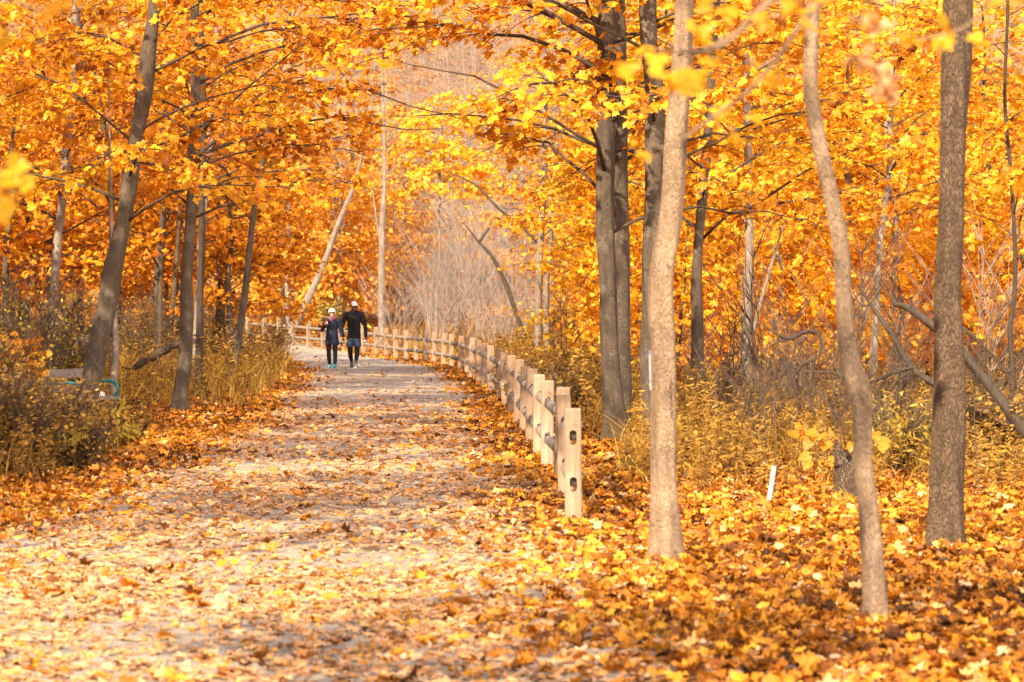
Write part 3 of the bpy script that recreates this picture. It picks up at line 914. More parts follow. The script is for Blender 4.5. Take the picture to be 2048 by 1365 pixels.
thick = []
for i in range(3):
    mb, S = thicket(200 + i, 3.6 + i * .9, 1.7, 20, M_BUSH, .009)
    thick.append(mb.build('bare_bush', M_BUSH if i != 1 else mat_plain('brown twig', (.20, .14, .095), .85, .35, 3)))
sp = [((px - 1024) * d / F, d) for px, d in ((800, 93), (835, 97), (866, 88), (895, 92), (920, 96), (945, 89), (985, 84), (870, 103), (910, 106), (960, 101), (820, 108), (1010, 92), (1040, 98), (880, 114), (940, 116))]
for i, (x, y) in enumerate(sp):
    o = thick[i % 3] if i < 3 else thick[i % 3].copy()
    if i >= 3: COL.objects.link(o)
    o.location = (x, y, float(terrain(x, y)))
    o.rotation_euler = (0, 0, rg.uniform(0, 6.28))
    s = rg.uniform(.75, 1.35); o.scale = (s, s, s)
    tag(o, 'pale leafless bush behind the far run of the fence', 'bush', 'bare bushes behind the far fence')


# ------------------------------------------------------------------ undergrowth
def blades(mb, x, y, h, lean, rng, wd=.006, tone=None):
    n = len(x)
    z = terrain(x, y)
    a = rng.uniform(0, 6.28, n)
    t = np.array([0, .35, .7, 1.0])
    bend = lean * rng.uniform(.3, 1.3, n)
    off = (t ** 2)[None] * bend[:, None] * h[:, None]
    cx = x[:, None] + np.cos(a)[:, None] * off
    cy = y[:, None] + np.sin(a)[:, None] * off
    cz = z[:, None] + h[:, None] * (t[None] - .18 * bend[:, None] * t[None] ** 2)
    wdt = wd * rng.uniform(.6, 1.4, n)[:, None] * np.array([1, .9, .65, .08])[None]
    sa = a + math.pi / 2 + rng.normal(0, .5, n)
    ox, oy = np.cos(sa)[:, None] * wdt, np.sin(sa)[:, None] * wdt
    V = np.stack([np.stack([cx - ox, cy - oy, cz], -1), np.stack([cx + ox, cy + oy, cz], -1)], 2).reshape(n, 8, 3)
    q = np.array([[0, 1, 3, 2], [2, 3, 5, 4], [4, 5, 7, 6]])
    Fc = (np.arange(n) * 8)[:, None, None] + q[None]
    if tone is None: tone = np.clip(rng.normal(.5, .2, n), 0, 1)
    mb.add(V.reshape(-1, 3), Fc.reshape(-1, 4), np.repeat(tone, 8))


def stem_leaves(mb, x, y, h, rng, per, size, tonec, tpl=LEAF_LANCE):
    """weeds: leaves along an upright stem"""
    n = len(x)
    z = terrain(x, y)
    u = rng.uniform(.25, 1.0, (n, per))
    a = rng.uniform(0, 6.28, (n, per))
    c = np.stack([x[:, None] + .1 * u * np.sin(x * 9)[:, None], y[:, None] + 0 * u, z[:, None] + h[:, None] * u], -1).reshape(-1, 3)
    a = a.ravel()
    m = len(c)
    tip = np.stack([np.cos(a), np.sin(a), rng.normal(-.25, .4, m)], 1)
    nr = np.array([0, 0, 1.0]) + TOSUN * .5 + rng.normal(0, .5, (m, 3))
    leaves(mb, c, nr, tip, size * rng.uniform(.5, 1.2, m), np.clip(np.repeat(rng.normal(tonec, .14, n), per) + rng.normal(0, .1, m), 0, 1), tpl, .2, rng)


def scatter(rng, n, d0, d1, px0, px1, dens=None):
    u = rng.random(n)
    d = np.sqrt(d0 * d0 + u * (d1 * d1 - d0 * d0))
    px = rng.uniform(px0, px1, n)
    x = (px - 1024) * d / F
    l, r = path_edges(d)
    k = (x > np.interp(d, [12, 21, 30, 50, 75, 95], [2.0, 1.25, .95, .55, -.6, -5])) | (x < l - .35)
    if dens is not None: k &= rng.random(n) < dens(px, d)
    return x[k], d[k]


def patchy(x, y, sc=1.0):
    return .5 + .25 * np.sin(x * 2.3 * sc + 1.1 * np.sin(y * .9 * sc)) + .25 * np.sin(y * 1.7 * sc + 1.4 * np.sin(x * 1.3 * sc + 2))


def undergrowth():
    rng = np.random.default_rng(41)
    mb = MB()
    edge = lambda px: 1.3 * np.sin(px * .021) + .8 * np.sin(px * .053 + 1) + .5 * np.sin(px * .11)
    # right of the near trunks
    x, y = scatter(rng, 15000, 22.4, 42, 1235, 2250, lambda px, d: np.clip((d - 23.2 - edge(px)) / 5, 0.03, 1))
    p = patchy(x, y)
    k = rng.random(len(x)) < .25 + .9 * p
    x, y, p = x[k], y[k], p[k]
    blades(mb, x, y, rng.uniform(.2, 1.0, len(x)) ** 1.3 * np.interp(y, [22, 27, 40], [.45, .85, 1.15]) * (.40 + .55 * p), 1.5, rng, .0055, np.clip(rng.normal(.34 + .42 * (x < 3.0) * p, .2, len(x)), 0, 1))
    x, y = scatter(rng, 2300, 23.0, 42, 1260, 2250, lambda px, d: np.clip((d - 23 - edge(px)) / 4, 0.03, 1))
    p = patchy(x + 3, y, 1.2)
    h = rng.uniform(.35, 1.2, len(x)) * np.interp(y, [22, 28, 40], [.5, .9, 1.15]) * (.45 + .5 * p)
    blades(mb, x, y, h, .35, rng, .004, np.full(len(x), .2))
    q = rng.random(len(x)) < .55
    stem_leaves(mb, x[q], y[q], h[q], rng, 18, .11, .52)
    stem_leaves(mb, x[~q], y[~q], h[~q], rng, 14, .055, .32, LEAF_OVAL)
    # behind the fence
    x, y = scatter(rng, 9000, 34, 80, 960, 1290, lambda px, d: np.clip((px - 1000 + (d - 34) * 1.5) / 60, .0, 1))
    p = patchy(x, y, .8)
    blades(mb, x, y, rng.uniform(.3, 1.1, len(x)) * (.5 + .7 * p), 1.3, rng, .007, np.clip(rng.normal(.30 + .2 * p, .2, len(x)), 0, 1))
    x, y = scatter(rng, 1900, 36, 78, 980, 1290)
    h = rng.uniform(.3, 1.05, len(x))
    blades(mb, x, y, h, .35, rng, .005, np.full(len(x), .15))
    stem_leaves(mb, x, y, h, rng, 20, .085, .38, LEAF_OVAL)
    x, y = scatter(rng, 5000, 78, 104, 520, 1100)
    k = x > np.interp(y, [70, 80, 88, 94, 99, 104], [-1, -2.2, -3.6, -5.4, -8, -12]); x, y = x[k], y[k]
    blades(mb, x, y, rng.uniform(.3, .9, len(x)), 1.2, rng, .012, np.clip(rng.normal(.5, .2, len(x)), 0, 1))
    tag(mb.build('undergrowth', M_WEED, smooth=False), kind='stuff')
    # left of the path
    mb = MB()
    x, y = scatter(rng, 13000, 38, 76, -200, 590, lambda px, d: np.clip((d - 44 + .02 * (500 - px) + 1.5 * np.sin(px * .03) + np.sin(px * .08)) / 6, 0, 1))
    p = patchy(x, y, .9)
    blades(mb, x, y, rng.uniform(.25, 1.0, len(x)) * np.interp(y, [40, 50, 70], [.7, .95, 1.1]) * (.5 + .75 * p), 1.4, rng, .007, np.clip(rng.normal(.36 + .35 * p, .2, len(x)), 0, 1))
    x, y = scatter(rng, 3000, 43, 100, -250, 600)
    h = rng.uniform(.4, 1.4, len(x))
    blades(mb, x, y, h, .35, rng, .006, np.full(len(x), .15))
    q = rng.random(len(x)) < .4
    stem_leaves(mb, x[q], y[q], h[q], rng, 16, .12, .48)
    stem_leaves(mb, x[~q], y[~q], h[~q], rng, 14, .08, .34, LEAF_OVAL)
    # near left corner
    near = lambda px, d: np.clip((d - 23.3 - np.clip(px - 40, 0, 999) * .035 - .6 * np.sin(px * .05) - .4 * np.sin(px * .13)) / 3, 0, 1)
    x, y = scatter(rng, 4200, 23.2, 38, -230, 330, near)
    blades(mb, x, y, rng.uniform(.2, .85, len(x)) * np.interp(y, [23, 28, 40], [.6, 1, 1]) * np.interp(1024 + x * F / y, [60, 110], [1, .5]), 1.4, rng, .005, np.clip(rng.normal(.28, .2, len(x)), 0, 1))
    x, y = scatter(rng, 1900, 23.4, 40, -230, 290, near)
    h = rng.uniform(.3, 1.1, len(x)) * np.interp(y, [23, 28, 40], [.6, 1, 1]) * np.interp(1024 + x * F / y, [60, 110], [1, .42])
    blades(mb, x, y, h, .4, rng, .005, np.full(len(x), .12))
    stem_leaves(mb, x, y, h, rng, 30, .06, .33, LEAF_OVAL)
    tag(mb.build('undergrowth', M_WEED, smooth=False), kind='stuff')
undergrowth()


def shrub(label, px, d, H, W, n, tonec, seed, mat=M_SHRUB, lsize=.06, per=26, tpl=LEAF_OVAL, group=None):
    rng = np.random.default_rng(seed)
    x = (px - 1024) * d / F
    root = tag(empty('shrub', (x, d, float(terrain(x, d)))), label, 'shrub', group)
    mb, S = thicket(seed, H, W, n, M_TWIGD, .011)
    mb.build('stem', M_TWIGD, root)
    m = n * per
    k = rng.integers(0, n, m); i = rng.integers(2, 7, m)
    c = S[k, i] + rng.normal(0, 1, (m, 3)) * np.array([.17, .17, .14]) * W
    c[:, 2] = np.clip(c[:, 2], .04, None)
    nr = np.array([0, 0, .5]) + TOSUN * .5 + rng.normal(0, .6, (m, 3))
    tip = norm(c * [1, 1, .2]) + rng.normal(0, .6, (m, 3)) + [0, 0, -.3]
    cm = MB()
    leaves(cm, c, nr, tip, lsize * rng.uniform(.6, 1.3, m), np.clip(rng.normal(tonec, .2, m), 0, 1), tpl, .2, rng)
    cm.build('foliage', mat, root, smooth=False)


shrub('tall olive green shrub covering the pale trunk at the far left', 62, 40, 2.7, 1.0, 34, .62, 301)
shrub('yellow green shrub between the far left trunk and the leaning trunk', 150, 44, 2.3, .8, 28, .66, 302)
shrub('tall brown olive shrub at the left frame edge', -40, 33, 1.9, .9, 34, .45, 303)
shrub('rust brown bush at the left frame edge nearest the path', 20, 27, 1.2, .85, 54, .32, 304, M_WEED, .055, 34)
shrub('dull gold bush in front of the park bench', 95, 31, .92, .85, 60, .40, 305, M_WEED, .055, 34)
shrub('low brown bush right of the rust bush, at the leaf edge', 150, 27.5, .6, .6, 30, .38, 306, M_WEED, .05, 30)
shrub('thin gold bush right in front of the bench seat', 140, 33.5, .86, .5, 44, .44, 318, M_WEED, .05, 34)
shrub('dusky shrub behind the leaning trunk, in its shade', 280, 62, 2.4, 1.1, 36, .38, 307)
shrub('olive shrub on the bank left of the slim leaning trunk', 430, 66, 1.9, 1.2, 34, .42, 308)
shrub('golden brown bush at the bend of the path', 535, 78, 1.3, 1.1, 40, .40, 309, M_WEED, .07, 30)
shrub('amber bush on the path side of the slim leaning trunk', 500, 64, 1.0, .9, 36, .42, 310, M_WEED, .06, 30)
shrub('low orange maple sprout at the far left edge', 30, 36, 1.6, .5, 16, .5, 311, M_MAPLE, .10, 22, LEAF_MID)
shrub('yellow green bush behind the woman in the knit hat', 668, 99, 1.9, .9, 30, .75, 312, M_SHRUB, .10, 26)
shrub('brown bush against the fence beyond its near end', 1085, 42, 1.0, .7, 34, .36, 313, M_WEED, .06, 30)
shrub('tawny bush left of the broad twin trunk', 1150, 38, .95, .7, 34, .46, 314, M_WEED, .06, 30)
shrub('green gold bush behind the dark slender trunk', 1430, 40, 1.0, .9, 34, .58, 315, M_SHRUB, .08, 30, LEAF_LANCE)
shrub('green gold bush between the bent and furrowed trunks', 1800, 27, .95, .55, 30, .66, 316, M_SHRUB, .10, 24, LEAF_LANCE)
shrub('brown bush right of the furrowed trunk', 2000, 29, .9, .8, 36, .36, 317, M_WEED, .06, 30)


dk = [thicket(230 + i, 1.5 + .3 * i, .9, 16, M_TWIGD, .008)[0].build('bare_bush', M_TWIGD) for i in range(2)]
for i, (px, d) in enumerate(((1520, 30), (1620, 33), (1780, 31), (1960, 32), (1450, 36), (1690, 29), (1840, 36), (1990, 38), (1560, 40), (1380, 44))):
    o = dk[i % 2] if i < 2 else dk[i % 2].copy()
    if i >= 2: COL.objects.link(o)
    o.location = ((px - 1024) * d / F, d, 0); o.rotation_euler = (0, 0, rg.uniform(0, 6.28)); s_ = rg.uniform(.8, 1.3); o.scale = (s_, s_, s_)
    tag(o, 'dark leafless twiggy bush standing in the weeds right of the fence', 'bush', 'dark bare bushes in the weeds')


tall = [thicket(250 + i, 3.2 + .5 * i, 1.1, 5, M_TWIGD, .013)[0].build('bare_sapling', M_TWIG if i else M_TWIGD) for i in range(2)]
for i, (px, d) in enumerate(((1540, 34), (1600, 37), (1660, 35), (1720, 40), (1830, 34), (1985, 36), (1460, 41), (1950, 41), (1125, 52), (1015, 74), (300, 60), (250, 64), (430, 70), (60, 52), (165, 55))):
    o = tall[i % 2] if i < 2 else tall[i % 2].copy()
    if i >= 2: COL.objects.link(o)
    x_ = (px - 1024) * d / F
    o.location = (x_, d, float(terrain(x_, d))); o.rotation_euler = (0, 0, rg.uniform(0, 6.28)); s_ = rg.uniform(.75, 1.2); o.scale = (s_, s_, s_)
    tag(o, 'tall leafless sapling of a few bare stems among the weeds', 'sapling', 'bare saplings among the weeds')


# saplings with twin-ranked leaves: sumac sprig by the bench
def sumac():
    d = 27.5
    x = (180 - 1024) * d / F
    root = tag(empty('sumac_plant', (x, d, 0)), 'low plant with long rows of olive leaflets in front of the bench', 'plant')
    sm, lm = MB(), MB()
    rng = np.random.default_rng(9)
    for (pts, n) in (([(205, 890), (215, 830), (250, 853), (274, 860)], 12), ([(205, 890), (200, 845), (170, 862), (120, 868), (75, 880)], 20), ([(205, 890), (222, 850), (240, 812), (244, 800)], 10),
                     ([(205, 890), (180, 870), (150, 880), (120, 895)], 14), ([(205, 890), (235, 868), (262, 872)], 9)):
        w_ = np.array([P(a, b, d) for a, b in pts]); w_[0] = (x + .03, d, 0)
        w_[:, 1] += rng.uniform(-.25, .1) * np.linspace(0, 1, len(w_))
        S = spline(w_, 24)
        tubes(S[None], np.linspace(.006, .002, 24)[None], 5, sm)
        u = np.linspace(9, 23, n).astype(int)
        for sgn in (-1, 1):
            t = norm(S[u] - S[u - 1])
            side = np.cross(t, [0, 0, 1.0]) * sgn
            tip = side * 1.0 + t * .35 + np.array([0, 0, -.55])
            nr = np.array([[0, -.6, .7]]) + rng.normal(0, .15, (n, 3))
            leaves(lm, S[u], nr, tip, np.full(n, .085) * rng.uniform(.8, 1.1, n), rng.uniform(.45, .8, n), np.array(LEAF_LANCE) * [2.0, 1], .1, rng)
    sm.build('stem', M_TWIGD, root, offset=(x, d, 0)); lm.build('foliage', M_SHRUB, root, offset=(x, d, 0), smooth=False)
sumac()


def heart_sapling():
    d = 24.6
    x = (1683 - 1024) * d / F
    root = tag(empty('sapling', (x, d, 0)), 'young sapling with broad heart shaped orange leaves by the stump', 'sapling')
    sm, lm = MB(), MB()
    heart = _mirror([(0, .05), (.22, -.06), (.42, .08), (.46, .3), (.30, .62), (0, 1.0)])
    for pts in ([(1686, 1040), (1687, 940), (1672, 915), (1655, 895), (1640, 880), (1605, 868)], [(1687, 945), (1694, 925), (1706, 905), (1720, 895), (1765, 880)], [(1672, 915), (1650, 920), (1620, 915)]):
        S = spline(np.array([P(a, b, d) for a, b in pts]), 20)
        if pts[0][1] == 1040: S[0, 2] = -.02
        tubes(S[None], np.linspace(.007, .002, 20)[None], 5, sm)
    lv = [(1598, 870, 150, 32), (1615, 865, 200, 30), (1632, 866, 185, 30), (1620, 880, 240, 32), (1652, 882, 265, 36), (1640, 872, 200, 22), (1668, 868, 190, 16), (1655, 872, 180, 22), (1691, 912, 272, 36), (1672, 918, 220, 34),
          (1648, 920, 250, 26), (1620, 910, 200, 34), (1622, 922, 225, 30), (1765, 876, 268, 44), (1705, 885, 260, 30), (1700, 920, 300, 26), (1762, 872, 180, 28), (1597, 858, 80, 22)]
    rng = np.random.default_rng(4)
    for (px, py, a, s) in lv:
        a = math.radians(a)
        leaves(lm, P(px, py, d + rng.uniform(-.08, .08))[None], np.array([[rng.normal(0, .25), -1, .45 + rng.normal(0, .3)]]), np.array([[math.cos(a), -.2, math.sin(a)]]), np.array([s * d / F * .8]), np.array([rng.uniform(.26, .42)]), heart, .12, rng)
    sm.build('stem', M_TWIGD, root, offset=(x, d, 0)); lm.build('foliage', M_MAPLE, root, offset=(x, d, 0), smooth=False)
heart_sapling()


# ------------------------------------------------------------------ fence
M_POST = mat_bark('weathered fence wood', (.51, .36, .232), (.33, .215, .128), .06, 7, 0, .5, spot=(.22, .125, .065), bigs=4, vary=True)
M_RAIL = mat_bark('grey rail wood', (.32, .255, .20), (.19, .145, .11), .5, 5, 0, .4)
M_RAILEND = mat_plain('cut rail end', (.16, .09, .05), .9, .4, 40)


def apply_mods(o, name):
    dg = bpy.context.evaluated_depsgraph_get()
    me = bpy.data.meshes.new_from_object(o.evaluated_get(dg))
    me.name = name
    o.modifiers.clear()
    old = o.data
    o.data = me
    return o


def post_mesh(hgt, seed):
    rng = random.Random(seed)
    bm = bmesh.new()
    bmesh.ops.create_cube(bm, size=1)
    for v in bm.verts:
        v.co.x *= .132; v.co.y *= .128
        v.co.z = -.25 if v.co.z < 0 else hgt
    te = [e for e in bm.edges if all(v.co.z > 0 for v in e.verts)]
    bmesh.ops.bevel(bm, geom=te, offset=.022, segments=2, affect='EDGES', profile=.6)
    ve = [e for e in bm.edges if abs(e.verts[0].co.z - e.verts[1].co.z) > .4]
    bmesh.ops.bevel(bm, geom=ve, offset=.008, segments=2, affect='EDGES')
    me = bpy.data.meshes.new('post'); bm.to_mesh(me); bm.free()
    o = bpy.data.objects.new('post', me); COL.objects.link(o)
    cb = bmesh.new()
    for zc in (RZ_HI, RZ_LO):
        pts = []
        for k in range(20):
            a = 2 * math.pi * k / 20
            pts.append((math.cos(a) * .029, math.sin(a) * .029 + (.030 if math.sin(a) > 0 else -.030) + zc))
        for zc2 in (0,):
            a = [cb.verts.new((p[0], -.12, p[1])) for p in pts]
            b = [cb.verts.new((p[0], .12, p[1])) for p in pts]
            cb.faces.new(a[::-1]); cb.faces.new(b)
            for k in range(20): cb.faces.new((a[k], a[(k + 1) % 20], b[(k + 1) % 20], b[k]))
    bmesh.ops.recalc_face_normals(cb, faces=cb.faces)
    cme = bpy.data.meshes.new('cut'); cb.to_mesh(cme); cb.free()
    co = bpy.data.objects.new('cut', cme); COL.objects.link(co)
    md = o.modifiers.new('b', 'BOOLEAN'); md.operation = 'DIFFERENCE'; md.object = co; md.solver = 'EXACT'
    bpy.context.view_layer.update()
    apply_mods(o, 'post')
    bpy.data.objects.remove(co); bpy.data.meshes.remove(cme)
    me = o.data
    bpy.data.objects.remove(o)
    me.materials.clear(); me.materials.append(M_POST)
    return me


RZ_HI, RZ_LO = .675, .305
pm_list = [post_mesh(.905 + .01 * k, k) for k in range(3)]
# (px, base py) of every post from the near end to the bend
FP = [(1147, 1043), (1132, 998), (1121, 964), (1094, 934), (1078, 911), (1062, 888), (1049, 869), (1037, 846), (1023, 828), (1011, 814), (998, 800), (982, 787), (969, 774), (957, 764), (943, 756),
      (934, 749), (921, 742), (903, 735)]
fx = []
for (px, py) in FP:
    d = gd(py); fx.append(((px - 1024) * d / F, d))
for (px, d) in ((887, 75.3), (868, 77.6), (851, 79.7), (832, 81.8), (812, 83.6), (791, 85.2), (772, 86.8), (752, 88.3), (727, 89.8), (701, 91.2), (676, 92.3), (646, 93.4), (617, 94.4), (588, 95.3), (558, 96.2), (529, 97.0), (496, 97.8)):
    fx.append(((px - 1024) * d / F, d))
fx = np.array(fx)
ys_ = fx[:18, 1].copy()
fx[1:17, 1] = ys_[1:17] * .5 + (ys_[:16] + ys_[2:18]) * .25
froot = tag(empty('wooden_fence', (fx[0, 0], fx[0, 1], 0)), 'pale wooden post and rail fence curving along the right of the path', 'fence')
fo = np.array([fx[0, 0], fx[0, 1], 0])
tang = norm(np.gradient(fx, axis=0))
rgf = random.Random(3)
posts = []
for i, (x, y) in enumerate(fx):
    o = bpy.data.objects.new('post', pm_list[i % 3]); COL.objects.link(o)
    o.parent = froot
    z = float(terrain(x, y))
    o.location = (x - fo[0], y - fo[1], z + rgf.uniform(-.02, .015))
    o.rotation_euler = (rgf.uniform(-.02, .02), rgf.uniform(-.03, .03), math.atan2(tang[i, 1], tang[i, 0]) - math.pi / 2 + rgf.uniform(-.05, .05))
    posts.append((x, y, z))
for i in range(len(posts) - 1):
    a, b = np.array(posts[i]), np.array(posts[i + 1])
    for rz in (RZ_HI, RZ_LO):
        mb = MB()
        dirn = norm(b - a)
        t = np.linspace(0, 1, 9)
        S = a + (b - a) * t[:, None] + np.array([0, 0, rz])
        S[0] = a + [0, 0, rz] - dirn * (.02 if i == 0 else .05); S[-1] = b + [0, 0, rz] + dirn * .05
        S += np.array([0, 0, -1.0]) * (np.sin(t * math.pi) * rgf.uniform(0, .012))[:, None]
        r = np.full(9, .052 * rgf.uniform(.92, 1.1)); r[[0, -1]] = .026; r[[1, -2]] = .05
        tubes(S[None], r[None], 14, mb)
        ro = mb.build('rail', M_RAIL, froot, offset=fo)
        # taper the tenon
        if i == 0: ro.data.materials[0] = M_RAIL

# ------------------------------------------------------------------ fallen wood, stump, tubes
def log(name, label, pts, d, widths, bark=B_DARK, cat='log', dd=None, branches=(), moss=None):
    k = d / F
    dd = np.zeros(len(pts)) if dd is None else np.asarray(dd, float)
    S = np.array([P(px, py, d + e) for (px, py), e in zip(pts, dd)])
    R = np.array(widths) * k / 2
    rng = np.random.default_rng(len(label))
    Q = spline(np.concatenate([S, R[:, None]], 1), 40)
    base = Q[np.argmin(Q[:, 2]), :3].copy()
    mb = MB()
    W = 1 + .12 * np.sin(np.linspace(0, 25, 40)[:, None] + np.arange(12)[None] * 1.7) + rng.normal(0, .05, (40, 12))
    tubes(Q[None, :, :3], np.maximum(Q[None, :, 3], .004), 12, mb, wob=W[None])
    for (bp, bw, *bd) in branches:
        bs = np.array([P(px, py, d + (bd[0] if bd else 0) * (i / (len(bp) - 1))) for i, (px, py) in enumerate(bp)])
        q = spline(np.concatenate([bs, (np.array(bw) * k / 2)[:, None]], 1), 16)
        tubes(q[None, :, :3], np.maximum(q[None, :, 3], .002), 6, mb)
    root = mb.build(name, bark, None, offset=base, loc=base)
    tag(root, label, cat)
    return root


log('fallen_branch', 'thick dark broken branch slanting down behind the furrowed trunk', [(1789, 609), (1815, 615), (1850, 640), (1900, 680), (1950, 735), (1990, 785), (2030, 840), (2075, 893)], 27, (10, 13, 17, 18, 19, 20, 22, 24), B_DARK, 'branch',
    dd=[.6, .5, .4, .3, .2, .1, 0, 0], branches=[([(1820, 618), (1824, 606), (1822, 598)], (5, 4, 2)), ([(1925, 655), (1990, 715), (2015, 745), (2060, 700)], (6, 6, 6, 4))])
log('fallen_branch', 'long dark dead branch crossing low between bent and furrowed trunks', [(1716, 569), (1745, 615), (1780, 665), (1823, 735), (1868, 768), (1930, 805), (1990, 840), (2060, 876)], 29, (5, 8, 9, 12, 14, 18, 22, 26), B_DARK, 'branch',
    dd=[.8, .6, .4, .3, .2, .1, 0, 0], branches=[([(1826, 735), (1790, 745), (1760, 758), (1734, 767)], (9, 8, 7, 5)), ([(1823, 742), (1798, 760), (1780, 785), (1765, 800)], (6, 5, 4, 3)), ([(1744, 605), (1728, 612), (1708, 597)], (4, 3, 2)),
     ([(1975, 840), (1985, 820), (1992, 800), (2000, 760)], (16, 12, 9, 4)), ([(1960, 850), (1930, 860), (1900, 875)], (12, 8, 4))])
log('fallen_branch', 'thin arched branch hanging low left of the bent trunk', [(1560, 800), (1600, 735), (1640, 710), (1637, 668), (1610, 664), (1585, 676), (1560, 672), (1525, 650)], 31, (3, 5, 7, 7, 8, 9, 6, 3), B_DARK, 'branch',
    branches=[([(1545, 700), (1600, 742), (1665, 746), (1710, 770), (1760, 830), (1800, 858), (1830, 900)], (3, 5, 6, 7, 7, 5, 4)), ([(1620, 790), (1625, 740), (1633, 700)], (6, 7, 6)), ([(1580, 678), (1545, 690), (1510, 720)], (5, 4, 2))])
log('fallen_branch', 'dark rotten branch lying against the mottled trunk', [(268, 737), (285, 725), (310, 712), (335, 698), (357, 689), (380, 682)], 47, (12, 15, 17, 15, 13, 9), B_DARK, 'branch',
    branches=[([(285, 728), (262, 738), (245, 735)], (8, 6, 3))])
def fallen_trunk():
    d = 52
    mb = MB()
    S = np.array([P(177, 682, d - 2.2), P(155, 700, d - 1), P(132, 716, d), P(105, 735, d + 1)])
    Q = spline(S, 14)
    base = Q[-1].copy()
    tubes(Q[None], np.interp(np.linspace(0, 1, 14), [0, 1], [.155, .17])[None], 14, mb)
    tag(mb.build('fallen_log', B_PALE, None, offset=base, loc=base), 'pale sawn log lying behind the leaning trunk at the bench', 'log')
fallen_trunk()

def stump():
    d = 23.4
    base = P(1697, 1040, d); base[2] = 0
    rng = np.random.default_rng(8)
    n, s = 22, 40
    ang = np.linspace(0, 2 * math.pi, s, endpoint=False)
    z = np.linspace(-.05, .42, n)
    R = .115 + .03 * np.exp(-(z + .05) / .08)
    W = 1 + .10 * np.abs(np.sin(ang * 6 + 1))[None] + .05 * np.sin(ang[None] * 11 + z[:, None] * 9) + rng.normal(0, .02, (n, s))
    top = .06 * np.sin(ang * 2 + 2.4) + .04 * np.sin(ang * 5) + rng.normal(0, .012, s)
    V = np.stack([R[:, None] * W * np.cos(ang)[None], R[:, None] * W * np.sin(ang)[None], z[:, None] + top[None] * (z[:, None] / .42)], -1)
    Vi = np.stack([.075 * np.cos(ang), .075 * np.sin(ang), .33 + top * .6], -1)
    mb = MB()
    i = np.arange(n - 1)[:, None] * s; j = np.arange(s)[None]; j2 = (j + 1) % s
    q = np.stack([i + j, i + j2, i + s + j2, i + s + j], -1).reshape(-1, 4)
    V = np.concatenate([V.reshape(-1, 3), Vi, [[0, 0, .3]]])
    o1 = (n - 1) * s; o2 = n * s
    q2 = np.stack([o1 + j[0], o1 + j2[0], o2 + j2[0], o2 + j[0]], -1)
    t = np.stack([np.full(s, o2 + s), o2 + j[0], o2 + j2[0]], -1)
    mb.add(V, [np.concatenate([q, q2]), t])
    q = spline(np.array([[-.085, -.05, .3, .05], [-.10, -.05, .42, .03], [-.085, -.05, .52, .012], [-.075, -.05, .57, .004]]), 10)
    tubes(q[None, :, :3], q[None, :, 3], 8, mb)
    tag(mb.build('tree_stump', mat_bark('stump bark', (.30, .20, .125), (.19, .125, .078), .15, 9, .7, 1.0), None, loc=base), 'weathered grey stump with a jagged top beside the bent trunk', 'stump')
stump()

M_WHITE = mat_plain('white plastic', (.80, .78, .74), .4, .06, 6, .05)
M_LINE = mat_plain('dark seam', (.07, .06, .05), .8)


def guard(label, pts, d, wd, group):
    S = np.array([P(px, py, d) for px, py in pts])
    S[0, 2] = -.02
    base = S[0].copy(); base[2] = 0
    root = tag(empty('tree_guard', base), label, 'tree guard', group)
    r = wd * d / F / 2
    mb = MB()
    Q = spline(S, 20)
    tubes(Q[None], np.full((1, 20), r), 16, mb, cap=False)
    tubes(Q[None], np.full((1, 20), r * .9), 16, mb, cap=False)
    mb.build('tube', M_WHITE, root, offset=base)
    mb = MB()
    turns = 6
    u = np.linspace(.18, 1, 160)
    ax = np.stack([np.interp(u, np.linspace(0, 1, 20), Q[:, k]) for k in range(3)], 1)
    a = u * turns * 2 * math.pi
    sp_ = ax + np.stack([np.cos(a), np.sin(a), 0 * a], 1) * (r * 1.0)
    tubes(sp_[None], np.full((1, 160), .0035), 5, mb)
    mb.build('seam', M_LINE, root, offset=base)
    mb = MB()
    q = np.array([Q[-1] - [0, 0, .1], Q[-1] + [.02, 0, .25], Q[-1] + [.0, .02, .7], Q[-1] + [.05, .02, 1.25]])
    tubes(spline(q, 12)[None], np.linspace(.006, .0025, 12)[None], 6, mb)
    mb.build('stem', M_TWIGD, root, offset=base)


GG = 'white spiral tree guards in the weeds'
guard('tilted white spiral tree guard, tallest of three, in the gold weeds', [(1535, 1038), (1538, 1000), (1543, 970), (1548, 933)], 22.6, 9, GG)
guard('short white spiral tree guard just behind the tilted one', [(1531, 968), (1530, 950), (1528, 921)], 27, 6.5, GG)
guard('grubby white tree guard right of the furrowed trunk', [(1953, 1022), (1951, 1000), (1949, 980)], 24, 8, GG)

